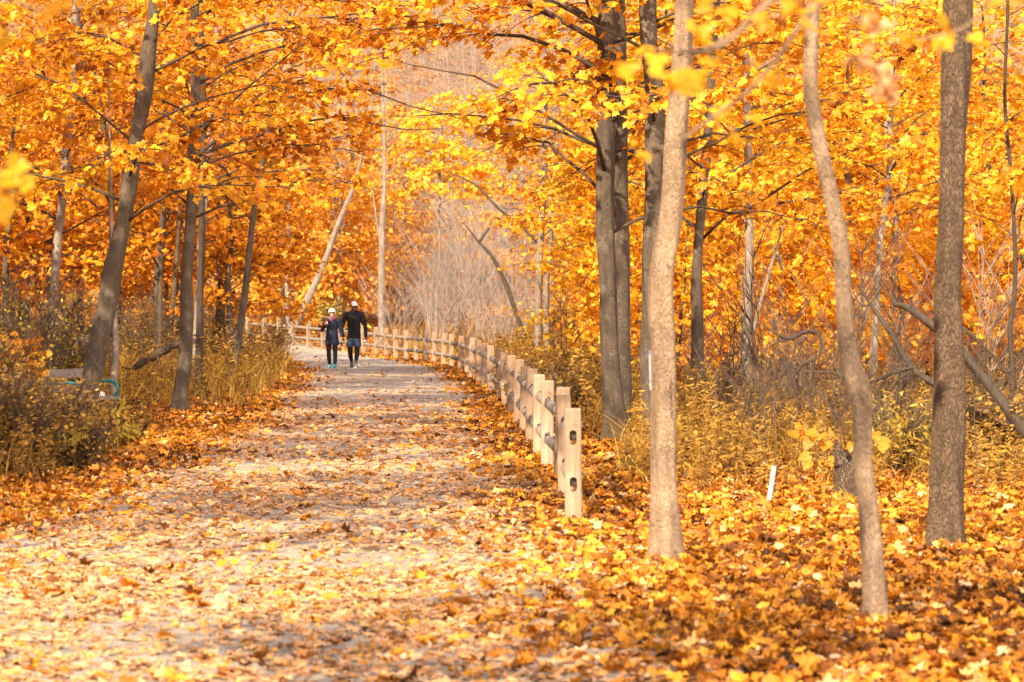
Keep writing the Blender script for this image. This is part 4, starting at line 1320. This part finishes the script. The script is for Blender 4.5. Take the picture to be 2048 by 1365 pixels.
# white marker strip on the pale trunk
def strip():
    mb = MB()
    d = 17.42
    pts = [P(1300, 703, d), P(1299.5, 720, d), P(1300, 745, d), P(1301, 781, d)]
    S = spline(np.array(pts), 12)
    wv = np.array([.0055, 0, 0])
    f = np.array([-.004, -.009, 0])
    V = np.concatenate([S - wv, S + wv, S - wv - f, S + wv - f])
    n = 12
    q = []
    for i in range(n - 1):
        q += [[i, i + n, i + n + 1, i + 1], [i + 2 * n, i + 2 * n + 1, i + 3 * n + 1, i + 3 * n], [i, i + 1, i + 1 + 2 * n, i + 2 * n], [i + n, i + 3 * n, i + 1 + 3 * n, i + 1 + n]]
    q += [[0, 2 * n, 3 * n, n], [n - 1, 2 * n - 1, 4 * n - 1, 3 * n - 1]]
    mb.add(V, np.array(q))
    o = mb.build('marker_strip', mat_plain('scuffed white strip', (.27, .265, .26), .6, .5, 25, .1), None, offset=S[-1], loc=S[-1], smooth=False)
    tag(o, 'narrow white strip with a blue dash fixed to the pale trunk', 'strip')
    mb = MB()
    b = P(1300, 706, d) + np.array([0, -.012, 0])
    V = np.array([[-.007, 0, -.003], [.007, 0, -.003], [.007, 0, .004], [-.007, 0, .004]])
    V = np.concatenate([V, V + [0, .006, 0]]) + b
    mb.add(V, np.array([[0, 1, 2, 3], [7, 6, 5, 4], [0, 4, 5, 1], [1, 5, 6, 2], [2, 6, 7, 3], [3, 7, 4, 0]]))
    mb.build('blue_dash', mat_plain('blue ink', (.05, .12, .55), .5), o, offset=S[-1], smooth=False)
strip()


# overhanging near branches (out of focus) and their trees just outside the frame
def overhang(label, trunk_pts, trunk_r, branches, lv, seed, tone=.7, size=.075):
    rng = np.random.default_rng(seed)
    tp = np.array(trunk_pts, float)
    base = tp[0].copy()
    root = tag(empty('maple_tree', base), label, 'tree')
    tm, cm, wm = MB(), MB(), MB()
    S = spline(np.concatenate([tp, np.array(trunk_r)[:, None]], 1), 40)
    trunk_mesh(tm, S[:, :3], S[:, 3], 14, rng, .3)
    for pts, rad in branches:
        q = spline(np.concatenate([np.array(pts, float), np.array(rad)[:, None]], 1), 26)
        tubes(q[None, :, :3], q[None, :, 3], 7, tm)
    for (px, py, d, n, sx, sy, tn) in lv:
        c = np.array([P(px + rng.normal(0, sx), py + rng.normal(0, sy), d + rng.normal(0, .12)) for _ in range(n)])
        nr = np.array([0, -.5, .5]) + rng.normal(0, .4, (n, 3))
        tip = np.array([0, 0, -.8]) + rng.normal(0, .6, (n, 3))
        leaves(wm if tn < 0 else cm, c, nr, tip, size * rng.uniform(.55, .9, n), np.clip(rng.normal(tn if tn >= 0 else .45, .08, n), 0, 1), LEAF_HI, .25 if tn >= 0 else .9, rng)
    tm.build('trunk', B_TAN, root, offset=base); cm.build('crown', M_MAPLE, root, offset=base, smooth=False)
    if wm.n: tag(wm.build('foliage', M_PATHLEAF, root, offset=base, smooth=False), 'withered pinkish brown leaf spray')


d0 = 7.6
tx = 2.1
B1 = [np.array([tx, d0 + .3, 2.9]), P(1790, -150, d0), P(1545, 0, d0), P(1460, 80, d0), P(1400, 105, d0), P(1340, 105, d0)]
B2 = [P(1545, 0, d0), P(1480, 60, d0), P(1430, 90, d0), P(1380, 105, d0 - .1), P(1310, 100, d0 - .2)]
B3 = [np.array([tx, d0 + .3, 2.6]), P(1850, -120, d0 + .4), P(1640, 10, d0 + .4), P(1560, 110, d0 + .4), P(1500, 180, d0 + .4), P(1440, 225, d0 + .4), P(1370, 275, d0 + .4), P(1325, 308, d0 + .4)]
B4 = [P(1370, 275, d0 + .4), P(1335, 295, d0 + .4), P(1300, 290, d0 + .4)]
B5 = [np.array([tx, d0 + .3, 3.2]), P(2030, -60, d0), P(1960, 30, d0), P(1890, 70, d0), P(1760, 90, d0)]
overhang('near maple reaching blurred leafy twigs in from the top right', [(tx, d0 + .3, -.03), (tx + .05, d0 + .3, 1.5), (tx, d0 + .3, 3.0), (tx - .1, d0 + .25, 4.6)], [.06, .05, .035, .012],
         [(B1, [.02, .012, .009, .007, .006, .003]), (B2, [.008, .006, .005, .004, .002]), (B3, [.016, .01, .008, .0065, .006, .005, .004, .002]), (B4, [.004, .003, .002]), (B5, [.014, .008, .005, .004, .002])],
         [(1300, 95, d0, 1, 8, 3, .85), (1312, 118, d0, 1, 6, 5, .8), (1255, 130, d0, 2, 6, 8, .5), (1300, 140, d0, 1, 6, 6, .85), (1355, 165, d0, 2, 7, 14, .8), (1400, 30, d0, 3, 16, 22, .7), (1420, 150, d0, 4, 20, 14, .75),
          (1475, 20, d0, 3, 18, 15, .75), (1540, 35, d0, 3, 22, 10, .5), (1570, 155, d0 + .4, 2, 18, 5, .6), (1470, 255, d0 + .4, 2, 20, 10, .5), (1285, 295, d0 + .4, 1, 4, 10, .7), (1450, 230, d0 + .4, 2, 15, 10, .55),
          (1620, 10, d0, 3, 25, 12, .55), (1675, 42, d0, 2, 10, 8, .85), (1640, -10, d0, 3, 20, 10, .5), (1950, 65, d0, 2, 8, 10, .75), (1870, 55, d0, 2, 8, 8, .78), (1745, 120, d0, 9, 20, 34, -1), (1765, 170, d0, 3, 12, 10, -1),
          (1720, 20, d0, 2, 16, 10, .4), (2000, -20, d0, 3, 30, 12, .6), (2040, 350, d0, 1, 4, 8, .75), (1830, 75, d0, 2, 10, 12, .75)], 3)
d1 = 7.2
overhang('near maple pushing a blurred yellow leaf cluster in from the left', [(-1.9, d1, -.03), (-1.9, d1, 1.4), (-1.85, d1 + .05, 2.6), (-1.8, d1 + .05, 4.3)], [.06, .05, .035, .012],
         [([(-1.88, d1, 1.9), tuple(P(-120, 400, d1)), tuple(P(-20, 385, d1)), tuple(P(50, 380, d1))], [.014, .009, .006, .003]), ([(-1.85, d1, 2.5), tuple(P(-60, -20, d1 + .3)), tuple(P(60, 15, d1 + .3)), tuple(P(130, 30, d1 + .3))], [.012, .007, .005, .002])],
         [(0, 350, d1, 5, 18, 10, .85), (30, 365, d1, 6, 22, 14, .85), (5, 395, d1, 7, 22, 14, .78), (0, 430, d1, 4, 14, 10, .6), (105, 20, d1 + .3, 3, 20, 8, .45), (135, 15, d1 + .3, 2, 8, 10, .5), (0, 70, d1 + .3, 3, 8, 12, .75), (-30, 390, d1, 6, 20, 30, .8)], 6)


# ------------------------------------------------------------------ bench
M_SLAT = mat_bark('weathered bench board', (.30, .245, .20), (.21, .165, .13), .8, 5, 0, .3)
M_TEAL = mat_plain('teal enamel', (.006, .15, .15), .35, .15, 12, .05, .5)


def box(mb, c, s, rot=None, bev=0):
    x, y, z = np.array(s) / 2
    V = np.array([[-x, -y, -z], [x, -y, -z], [x, y, -z], [-x, y, -z], [-x, -y, z], [x, -y, z], [x, y, z], [-x, y, z]], float)
    if rot is not None: V = V @ np.array(rot).T
    mb.add(V + np.array(c), np.array([[0, 3, 2, 1], [4, 5, 6, 7], [0, 1, 5, 4], [1, 2, 6, 5], [2, 3, 7, 6], [3, 0, 4, 7]]))


def bench():
    # local: +x along the bench, -y is the front
    d = 36.6
    cx = (150 - 1024) * d / F
    root = tag(empty('park_bench', (cx, d, 0), math.radians(66)), 'weathered park bench with teal iron arms behind the leaning trunk', 'bench')
    L = 1.2
    rx = lambda a: [[1, 0, 0], [0, math.cos(a), -math.sin(a)], [0, math.sin(a), math.cos(a)]]
    for k, (y, z) in enumerate(((-.30, .425), (-.17, .42), (-.04, .42))):
        mb = MB(); box(mb, (0, y, z), (L, .115, .04), rx(.04)); mb.build('seat_board', M_SLAT, root, smooth=False)
    for k, (y, z) in enumerate(((.07, .56), (.125, .76))):
        mb = MB(); box(mb, (0, y, z), (L, .04, .13), rx(-.26)); mb.build('back_board', M_SLAT, root, smooth=False)
    for sx in (-1, 1):
        mb = MB()
        q = spline(np.array([[.12, .62], [-.02, .64], [-.22, .655], [-.34, .63], [-.38, .55], [-.34, .46], [-.27, .405]]), 26)
        S = np.stack([np.full(26, sx * (L / 2 - .12)), q[:, 0], q[:, 1]], 1)
        tubes(S[None], np.full((1, 26), .023), 10, mb)
        mb.build('armrest', M_TEAL, root)
        mb = MB()
        for (y0, z0, y1, z1) in ((-.27, .40, -.33, 0.0), (.02, .40, .10, 0.0)):
            S = np.array([[sx * (L / 2 - .12), y0, z0], [sx * (L / 2 - .12), (y0 + y1) / 2 + .02, z0 * .5], [sx * (L / 2 - .12), y1, z1]])
            tubes(spline(S, 10)[None], np.full((1, 10), .022), 8, mb)
        S = np.array([[sx * (L / 2 - .12), -.33, .395], [sx * (L / 2 - .12), .03, .39], [sx * (L / 2 - .12), .10, .55], [sx * (L / 2 - .12), .17, .84]])
        tubes(spline(S, 14)[None], np.full((1, 14), .02), 8, mb)
        mb.build('leg_frame', M_TEAL, root)
    # small white bundle on the seat
    bm = bmesh.new()
    bmesh.ops.create_icosphere(bm, subdivisions=3, radius=1)
    rr = random.Random(2)
    for v in bm.verts:
        k = 1 + .16 * math.sin(v.co.x * 5 + 1) * math.sin(v.co.y * 6) + .1 * math.sin(v.co.z * 9 + v.co.x * 4)
        v.co = Vector((v.co.x * .05 * k, v.co.y * .045 * k, max(-.025, v.co.z * .04 * k)))
    me = bpy.data.meshes.new('crumpled_bag'); bm.to_mesh(me); bm.free()
    for p in me.polygons: p.use_smooth = True
    me.materials.append(M_WHITE)
    o = bpy.data.objects.new('crumpled_bag', me); COL.objects.link(o)
    q = Matrix.Rotation(math.radians(66), 3, 'Z') @ Vector((.28, -.24, .475))
    o.location = (cx + q.x, d + q.y, q.z - .005)
    tag(o, 'small crumpled white bag lying on the bench seat', 'bag')
bench()

# ------------------------------------------------------------------ people
M_SKIND = mat_plain('brown skin', (.16, .075, .042), .5, .08, 30, .03)
M_SKINL = mat_plain('fair skin', (.58, .34, .24), .5, .06, 30, .03)
M_JACK = mat_plain('black fabric', (.012, .012, .014), .85, .3, 40, .3, .2)
M_NAVY = mat_plain('navy fabric', (.016, .021, .040), .85, .3, 40, .3, .2)
M_LEG = mat_plain('black leggings', (.010, .010, .014), .75, .25, 40, .15, .25)
M_SHORT = mat_plain('blue grey shorts', (.045, .065, .10), .85, .25, 30, .3, .2)
M_CAP = mat_plain('white cotton', (.80, .78, .76), .8, .06, 60, .1)
M_KNIT = mat_plain('cream knit', (.74, .66, .52), .95, .15, 90, .7)
M_SCARF = mat_plain('mauve print scarf', (.22, .085, .10), .9, .75, 45, .4)
M_GLASS = mat_plain('dark lens', (.006, .006, .007), .12, .1, 10, 0, .6)
M_SHOEG = mat_plain('grey runner', (.16, .16, .17), .7, .3, 50, .3)
M_SHOET = mat_plain('teal runner', (.03, .27, .34), .6, .25, 50, .2)
M_SOLEW = mat_plain('pale sole', (.55, .53, .50), .7)
M_SOLEP = mat_plain('pink sole', (.55, .05, .15), .6)
M_RED = mat_plain('red sleeve', (.55, .02, .03), .5)
M_HAIR = mat_plain('dark hair', (.015, .010, .008), .7)
M_LIP = mat_plain('lips', (.16, .065, .05), .5)
M_TEETH = mat_plain('teeth', (.8, .76, .70), .3, .03)


def blob_mesh(name, prims, voxel, mat, parent, smooth_it=6):
    """prims: ('t', pts, radii[, (sx,sy)]) tapered tubes or ('e', centre, radii3[, rotz]) ellipsoids, fused into one surface"""
    mb = MB()
    for p in prims:
        if p[0] == 't':
            S = np.array(p[1], float); R = np.array(p[2], float)
            n = max(8, len(S) * 5)
            q = spline(np.concatenate([S, R[:, None]], 1), n)
            v0 = mb.n
            tubes(q[None, :, :3], np.maximum(q[None, :, 3], .002), 14, mb)
            for e in (0, -1):
                elps(mb, q[e, :3], [q[e, 3] * .98] * 3)
            if len(p) > 3:
                c = q[:, :3].mean(0)
                vv = mb.v[-3]
                sx, sy = p[3]
                for k in (-3, -2, -1):
                    a = mb.v[k].copy()
                    a[:, 0] = c[0] + (a[:, 0] - c[0]) * sx; a[:, 1] = c[1] + (a[:, 1] - c[1]) * sy
                    mb.v[k] = a
        else:
            elps(mb, p[1], p[2], p[3] if len(p) > 3 else None)
    o = mb.build(name, mat)
    md = o.modifiers.new('r', 'REMESH'); md.mode = 'VOXEL'; md.voxel_size = voxel; md.use_smooth_shade = True
    s = o.modifiers.new('s', 'SMOOTH'); s.factor = .5; s.iterations = smooth_it
    bpy.context.view_layer.update()
    apply_mods(o, name)
    o.data.materials.clear(); o.data.materials.append(mat)
    for p in o.data.polygons: p.use_smooth = True
    if parent: o.parent = parent
    return o


def elps(mb, c, r, rot=None, nu=18, nv=12):
    u = np.linspace(0, 2 * math.pi, nu, endpoint=False); v = np.linspace(0, math.pi, nv + 1)
    V = [[0, 0, 1]]
    for b in v[1:-1]:
        for a in u: V.append([math.sin(b) * math.cos(a), math.sin(b) * math.sin(a), math.cos(b)])
    V.append([0, 0, -1])
    V = np.array(V) * np.array(r)
    if rot is not None: V = V @ np.array(Matrix.Rotation(rot, 3, 'X')).T
    tr, qd = [], []
    for j in range(nu):
        tr.append([0, 1 + j, 1 + (j + 1) % nu])
        k = 1 + (nv - 2) * nu
        tr.append([len(V) - 1, k + (j + 1) % nu, k + j])
    for i in range(nv - 2):
        for j in range(nu):
            a = 1 + i * nu
            qd.append([a + j, a + nu + j, a + nu + (j + 1) % nu, a + (j + 1) % nu])
    mb.add(V + np.array(c), [np.array(tr), np.array(qd)])


def hand(wrist, direction, palm_n, side, curl=.6, s=1.0):
    """palm and five separate bent fingers, wrist pos, direction the hand points, palm normal; side +1/-1 puts the thumb"""
    w_ = np.array(wrist, float); t = norm(np.array(direction, float)); n = np.array(palm_n, float); n = norm(n - t * np.dot(n, t))
    b = np.cross(t, n) * side
    pr = [('t', [w_, w_ + t * .035 * s, w_ + t * .09 * s], [.027 * s, .034 * s, .030 * s])]
    for k, (o, ln) in enumerate(((-.030, .070), (-.010, .082), (.011, .077), (.030, .060))):
        st = w_ + t * .085 * s + b * o * s
        p1 = st + norm(t + n * curl * .5) * ln * .45 * s
        p2 = p1 + norm(t + n * curl * 1.8) * ln * .33 * s
        p3 = p2 + norm(t * .6 + n * curl * 2.6) * ln * .25 * s
        pr.append(('t', [st - t * .02 * s, st, p1, p2, p3], [.0095 * s, .0095 * s, .009 * s, .008 * s, .0065 * s]))
    th = w_ + t * .03 * s - b * .028 * s
    pr.append(('t', [th, th + norm(t * .8 - b * .8 + n * .2) * .035 * s, th + norm(t * 1.0 - b * .6 + n * .6) * .068 * s], [.012 * s, .011 * s, .008 * s]))
    return pr


def trim(o, z):
    bm = bmesh.new(); bm.from_mesh(o.data)
    r = bmesh.ops.bisect_plane(bm, geom=bm.verts[:] + bm.edges[:] + bm.faces[:], plane_co=(0, 0, z), plane_no=(0, 0, 1), clear_inner=True)
    bmesh.ops.holes_fill(bm, edges=[e for e in bm.edges if e.is_boundary], sides=0)
    bm.to_mesh(o.data); bm.free()
    return o


def head_prims(c, s=1.0, yaw=0.0):
    """c centre of the head, facing -y turned by yaw"""
    cy, sy = math.cos(yaw), math.sin(yaw)
    def q(x, y, z): return np.array(c) + s * np.array([x * cy - y * sy, x * sy + y * cy, z])
    pr = [('e', q(0, .012, .03), (.078 * s, .096 * s, .098 * s)), ('e', q(0, -.02, -.045), (.060 * s, .072 * s, .072 * s)), ('e', q(0, -.055, -.092), (.030 * s, .026 * s, .022 * s)),
          ('t', [q(0, -.088, .02), q(0, -.104, -.02), q(0, -.108, -.030)], [.010 * s, .013 * s, .014 * s]), ('e', q(0, -.080, -.066), (.026 * s, .014 * s, .012 * s)),
          ('e', q(-.048, -.058, -.02), (.026 * s, .026 * s, .022 * s)), ('e', q(.048, -.058, -.02), (.026 * s, .026 * s, .022 * s)),
          ('e', q(-.080, .015, -.005), (.012 * s, .022 * s, .034 * s)), ('e', q(.080, .015, -.005), (.012 * s, .022 * s, .034 * s)), ('e', q(0, -.075, .045), (.055 * s, .022 * s, .014 * s))]
    return pr, q


def shoe(name, ankle, toe_dir, pitch, parent, mat, sole_mat, L=.27):
    """running shoe: upper and sole, ankle position above the heel"""
    root_m = Matrix.Translation(Vector(ankle)) @ Matrix.Rotation(toe_dir, 4, 'Z') @ Matrix.Rotation(pitch, 4, 'X')
    pr = [('t', [(0, .045, -.035), (0, .02, -.045), (0, -.07, -.055), (0, -.14, -.066), (0, -.175, -.07)], [.042, .049, .047, .041, .028], (1.0, 1.0)), ('t', [(0, .006, .025), (0, .006, -.03)], [.049, .05])]
    o = blob_mesh(name, pr, .007, mat, parent, 3)
    o.data.transform(root_m)
    mb = MB()
    n = 28
    a = np.linspace(0, 2 * math.pi, n, endpoint=False)
    x = .046 * np.cos(a) * (1 - .15 * np.sin(a)); y = -.06 + .135 * -np.sin(a) * -1
    z0 = -.10 + np.where(y < -.14, (-.14 - y) * .35, 0); z1 = z0 + .034
    V = np.concatenate([np.stack([x * .96, y, z0], 1), np.stack([x * 1.03, y * 1.01, z0 + .012], 1), np.stack([x, y, z1], 1)])
    j = np.arange(n); j2 = (j + 1) % n
    mb.add(V, [np.concatenate([np.stack([j, j2, n + j2, n + j], 1), np.stack([n + j, n + j2, 2 * n + j2, 2 * n + j], 1)]), j[None, ::-1], (2 * n + j)[None]])
    so = mb.build('sole', sole_mat, o, smooth=False)
    so.data.transform(root_m)
    return o


def sunglasses(parent, q, s=1.0, name='sunglasses'):
    mb = MB()
    for sx in (-1, 1):
        elps(mb, q(sx * .034, -.098, .014), (.030 * s, .010 * s, .021 * s))
        tubes(np.array([[q(sx * .062, -.088, .02), q(sx * .080, -.03, .018), q(sx * .083, .02, .012)]]), np.full((1, 3), .004 * s), 6, mb)
    tubes(np.array([[q(-.012, -.105, .018), q(0, -.107, .020), q(.012, -.105, .018)]]), np.full((1, 3), .004), 6, mb)
    return mb.build(name, M_GLASS, parent)


DP = 71.2
def man():
    x0 = (708 - 1024) * DP / F
    root = tag(empty('person', (x0, DP, 0)), 'person in a white cap, black jacket and shorts walking with a held hand', 'person')
    HC = np.array([.012, -.015, 1.655])
    hp, q = head_prims(HC, 1.0, .38)
    LA = ((.215, .01, 1.44), (.30, .03, 1.12), (.315, -.05, .86))       # the person's left arm (right in the photo)
    RA = ((-.215, .01, 1.44), (-.325, .05, 1.13), (-.30, .0, .865))
    KN = ((-.105, .02, .50), (.085, -.06, .50)); AN = ((-.085, .36, .17), (.045, -.10, .10))
    body = hp + [('t', [(0, .02, 1.40), (0, .02, 1.5), (0.005, .005, 1.58)], [.075, .062, .058]), ('t', [(0, .02, 1.42), (0, .02, 1.2), (0, .02, .95)], [.12, .125, .115], (1.2, .8)),
                 ('t', [(-.2, .01, 1.44), RA[0], RA[1], RA[2]], [.06, .056, .044, .030]), ('t', [(.2, .01, 1.44), LA[0], LA[1], LA[2]], [.06, .056, .044, .030]),
                 ('t', [(-.09, .02, .93), KN[0], (-.10, .20, .32), AN[0]], [.072, .060, .055, .036]), ('t', [(.09, .0, .93), KN[1], (.075, -.06, .33), AN[1]], [.072, .060, .056, .036]),
                 ('t', [AN[0], (-.085, .30, .08), (-.085, .26, .045)], [.034, .026, .02]), ('t', [AN[1], (.045, -.15, .04), (.045, -.2, .035)], [.034, .024, .02])]
    body += hand(RA[2], (.04, -.05, -1), (1, -.1, 0), -1, .55) + hand(LA[2], (-.05, -.12, -1), (-1, -.3, 0), 1, .75)
    blob_mesh('body', body, .0055, M_SKIND, root, 2)
    trim(blob_mesh('jacket', [('t', [(0, .02, 1.45), (0, .02, 1.36), (0, .02, 1.15), (0, .02, .98), (0, .02, .845)], [.140, .160, .152, .152, .160], (1.16, .9)), ('t', [(-.17, .02, 1.45), (.17, .02, 1.45)], [.075, .075]),
                         ('t', [(-.10, .02, 1.50), (.10, .02, 1.50)], [.06, .06]), ('t', [(-.19, .01, 1.44), RA[0], RA[1], RA[2]], [.074, .070, .057, .043]), ('t', [(.19, .01, 1.44), LA[0], LA[1], LA[2]], [.074, .070, .057, .043]),
                         ('t', [(0, .025, 1.48), (0, .012, 1.56)], [.078, .074])], .010, M_JACK, root, 4), .838)
    mb = MB()
    tubes(np.array([[(.004, -.128, 1.42), (.004, -.138, 1.2), (.004, -.132, .9)]]), np.full((1, 3), .004), 6, mb)
    for z in (1.33, 1.18, 1.05): elps(mb, (.004, -.142, z), (.009, .006, .009))
    mb.build('zip', mat_plain('dark metal', (.05, .05, .055), .5), root)
    trim(blob_mesh('shorts', [('t', [(0, .02, .92), (0, .02, .80)], [.135, .145], (1.1, .8)), ('t', [(-.085, .02, .84), (-.10, .02, .72), (-.108, .03, .60)], [.088, .098, .104]), ('t', [(.085, .01, .84), (.092, -.02, .72), (.098, -.045, .615)], [.088, .098, .104])], .010, M_SHORT, root, 4), .592)
    blob_mesh('leggings', [('t', [(-.09, .02, .80), KN[0], (-.10, .20, .32), (-.09, .29, .235)], [.095, .069, .062, .048]), ('t', [(.09, .0, .80), KN[1], (.075, -.06, .33), (.06, -.08, .235)], [.095, .069, .063, .048])], .009, M_LEG, root, 4)
    shoe('shoe', (AN[0][0], AN[0][1], AN[0][2]), .05, 1.05, root, M_SHOEG, M_SOLEW)
    shoe('shoe', AN[1], .12, 0, root, M_SHOEG, M_SOLEW)
    cap = blob_mesh('cap', [('e', q(0, .012, .058), (.088, .106, .082))], .008, M_CAP, root, 3)
    # cut the lower part away from the cap dome
    bm = bmesh.new(); bm.from_mesh(cap.data)
    bmesh.ops.bisect_plane(bm, geom=bm.verts[:] + bm.edges[:] + bm.faces[:], plane_co=q(0, 0, .048), plane_no=(0, -.12, 1), clear_inner=True)
    bm.to_mesh(cap.data); bm.free()
    mb = MB()
    n = 15
    a = np.linspace(-1.25, 1.25, n)
    V = []
    for k, (rad, dz) in enumerate(((.085, .052), (.17, .034), (.17, .028), (.085, .044))):
        for t in a: V.append(q(math.sin(t) * .074 * (1 if k in (0, 3) else 1.05), -math.cos(t) * rad * (1 if k in (0, 3) else .96) - (.0 if k in (0, 3) else .015), dz))
    qd = []
    for k in range(4):
        k2 = (k + 1) % 4
        for t in range(n - 1): qd.append([k * n + t, k * n + t + 1, k2 * n + t + 1, k2 * n + t])
    mb.add(np.array(V), np.array(qd)); mb.build('brim', M_CAP, cap)
    mb = MB(); elps(mb, q(.006, -.094, .10), (.012, .006, .010)); mb.build('emblem', mat_plain('grey thread', (.22, .22, .28), .8), cap)
    sunglasses(root, q)
    mb = MB(); tubes(np.array([[q(-.022, -.094, -.066), q(0, -.098, -.068), q(.022, -.094, -.066)]]), np.array([[.003, .0055, .003]]), 8, mb); mb.build('mouth', M_LIP, root)
    blob_mesh('hair', [('e', q(0, .03, .02), (.084, .090, .082))], .008, M_HAIR, root, 2)
    return root


def woman():
    x0 = (664 - 1024) * DP / F
    root = tag(empty('person', (x0, DP, 0)), 'person in a cream knit hat, navy coat and patterned scarf raising a hand', 'person')
    HC = np.array([0, -.01, 1.485])
    hp, q = head_prims(HC, .93, .05)
    RA = ((-.175, .01, 1.28), (-.265, .03, 1.03), (-.175, -.16, 1.165))
    LA = ((.175, .01, 1.28), (.235, .06, 1.03), (.262, .0, .865))
    KN = ((-.085, -.02, .45), (.085, -.04, .45)); AN = ((-.075, .10, .10), (.08, -.08, .10))
    body = hp + [('t', [(0, .02, 1.26), (0, .02, 1.36), (0, .005, 1.42)], [.065, .052, .05]), ('t', [(0, .02, 1.27), (0, .02, 1.08), (0, .02, .85)], [.11, .115, .125], (1.15, .8)),
                 ('t', [(-.165, .01, 1.28), RA[0], RA[1], RA[2]], [.05, .048, .038, .026]), ('t', [(.165, .01, 1.28), LA[0], LA[1], LA[2]], [.05, .048, .038, .026]),
                 ('t', [(-.085, .02, .84), KN[0], (-.082, .05, .28), AN[0]], [.065, .054, .05, .032]), ('t', [(.085, .0, .84), KN[1], (.088, -.06, .28), AN[1]], [.065, .054, .05, .032]),
                 ('t', [AN[0], (-.075, .03, .05), (-.075, -.04, .035)], [.030, .024, .02]), ('t', [AN[1], (.08, -.13, .04), (.08, -.18, .035)], [.030, .024, .02])]
    body += hand(LA[2], (.06, -.05, -1), (-1, -.2, 0), 1, .6, .92) + hand(RA[2], (.10, -.35, .95), (.8, -.4, .1), 1, .8, .92)
    blob_mesh('body', body, .0055, M_SKINL, root, 2)
    trim(blob_mesh('coat', [('t', [(0, .02, 1.29), (0, .02, 1.2), (0, .02, 1.02), (0, .02, .86), (0, .02, .70), (0, .02, .655)], [.130, .145, .138, .152, .170, .172], (1.12, .9)), ('t', [(-.135, .02, 1.29), (.135, .02, 1.29)], [.068, .068]),
                       ('t', [(0, .02, 1.30), (0, .02, 1.38)], [.085, .075]), ('t', [(-.155, .01, 1.28), RA[0], RA[1], RA[2]], [.064, .060, .053, .040]), ('t', [(.155, .01, 1.28), LA[0], LA[1], LA[2]], [.064, .060, .052, .040])], .010, M_NAVY, root, 4), .632)
    mb = MB()
    tubes(np.array([[(.0, -.112, 1.27), (.0, -.122, 1.05), (.0, -.136, .9), (0, -.148, .66)]]), np.full((1, 4), .0035), 6, mb)
    for z in (1.235, 1.12, 1.0): elps(mb, (.02, -.122 - (1.235 - z) * .03, z), (.010, .006, .010))
    mb.build('button_placket', mat_plain('dark button', (.05, .05, .06), .4), root)
    blob_mesh('leggings', [('t', [(-.085, .02, .72), KN[0], (-.082, .05, .28), AN[0]], [.082, .064, .058, .042]), ('t', [(.085, .0, .72), KN[1], (.088, -.06, .28), AN[1]], [.082, .064, .058, .042])], .009, M_LEG, root, 4)
    shoe('shoe', AN[0], -.05, .12, root, M_SHOET, M_SOLEP)
    shoe('shoe', AN[1], .15, 0, root, M_SHOET, M_SOLEP)
    hat = blob_mesh('knit_hat', [('e', q(0, .02, .055), (.092, .104, .092)), ('t', [q(-.07, -.05, .045), q(0, -.092, .05), q(.07, -.05, .045)], [.018, .018, .018]), ('t', [q(-.075, -.04, .045), q(-.088, .03, .04), q(-.06, .10, .03), q(.0, .12, .025), q(.06, .10, .03), q(.088, .03, .04), q(.075, -.04, .045)], [.017] * 7)], .008, M_KNIT, root, 3)
    bm = bmesh.new(); bm.from_mesh(hat.data)
    bmesh.ops.bisect_plane(bm, geom=bm.verts[:] + bm.edges[:] + bm.faces[:], plane_co=q(0, 0, .022), plane_no=(0, .15, 1), clear_inner=True)
    bm.to_mesh(hat.data); bm.free()
    blob_mesh('scarf', [('t', [(-.075, -.05, 1.36), (0, -.095, 1.335), (.075, -.05, 1.36), (.08, .05, 1.375), (0, .09, 1.38), (-.08, .05, 1.375), (-.075, -.05, 1.36)], [.038, .042, .038, .034, .034, .034, .038]),
                        ('t', [(-.06, -.07, 1.325), (0, -.10, 1.295), (.065, -.07, 1.33)], [.03, .034, .03])], .009, M_SCARF, root, 2)
    sunglasses(root, q, .95)
    mb = MB(); tubes(np.array([[q(-.026, -.090, -.058), q(0, -.096, -.068), q(.026, -.090, -.058)]]), np.array([[.003, .007, .003]]), 8, mb); mb.build('smile', M_TEETH, root)
    blob_mesh('hair', [('e', q(0, .035, .015), (.086, .085, .085))], .008, mat_plain('brown hair', (.10, .055, .03), .7), root, 2)
    return root


def cup(label, c, tilt=0.0):
    root = tag(empty('drink_cup', c), label, 'cup')
    root.rotation_euler = (0, tilt, 0)
    def lathe(name, prof, mat, par):
        mb = MB(); n = 18; a = np.linspace(0, 2 * math.pi, n, endpoint=False)
        V = np.concatenate([np.stack([r * np.cos(a), r * np.sin(a), np.full(n, z)], 1) for r, z in prof])
        j = np.arange(n); j2 = (j + 1) % n
        fs = [np.concatenate([np.stack([k * n + j, k * n + j2, (k + 1) * n + j2, (k + 1) * n + j], 1) for k in range(len(prof) - 1)]), j[None, ::-1], ((len(prof) - 1) * n + j)[None]]
        mb.add(V, fs); return mb.build(name, mat, par)
    lathe('cup_body', [(.026, -.055), (.029, -.02), (.031, .01)], M_CAP, root)
    lathe('lid', [(.034, .01), (.036, .018), (.036, .045), (.030, .055), (.028, .058)], M_RED, root)
    lathe('cup_base', [(.027, -.068), (.027, -.055)], M_JACK, root)
    return root


man(); woman()
cup('red lidded white cup in the hand of the person in the white cap', (((708 - 1024) * DP / F) + .285, DP - .10, .765), -.35)
cup('red topped white cup raised by the person in the knit hat', (((664 - 1024) * DP / F) - .125, DP - .255, 1.245), -.1)
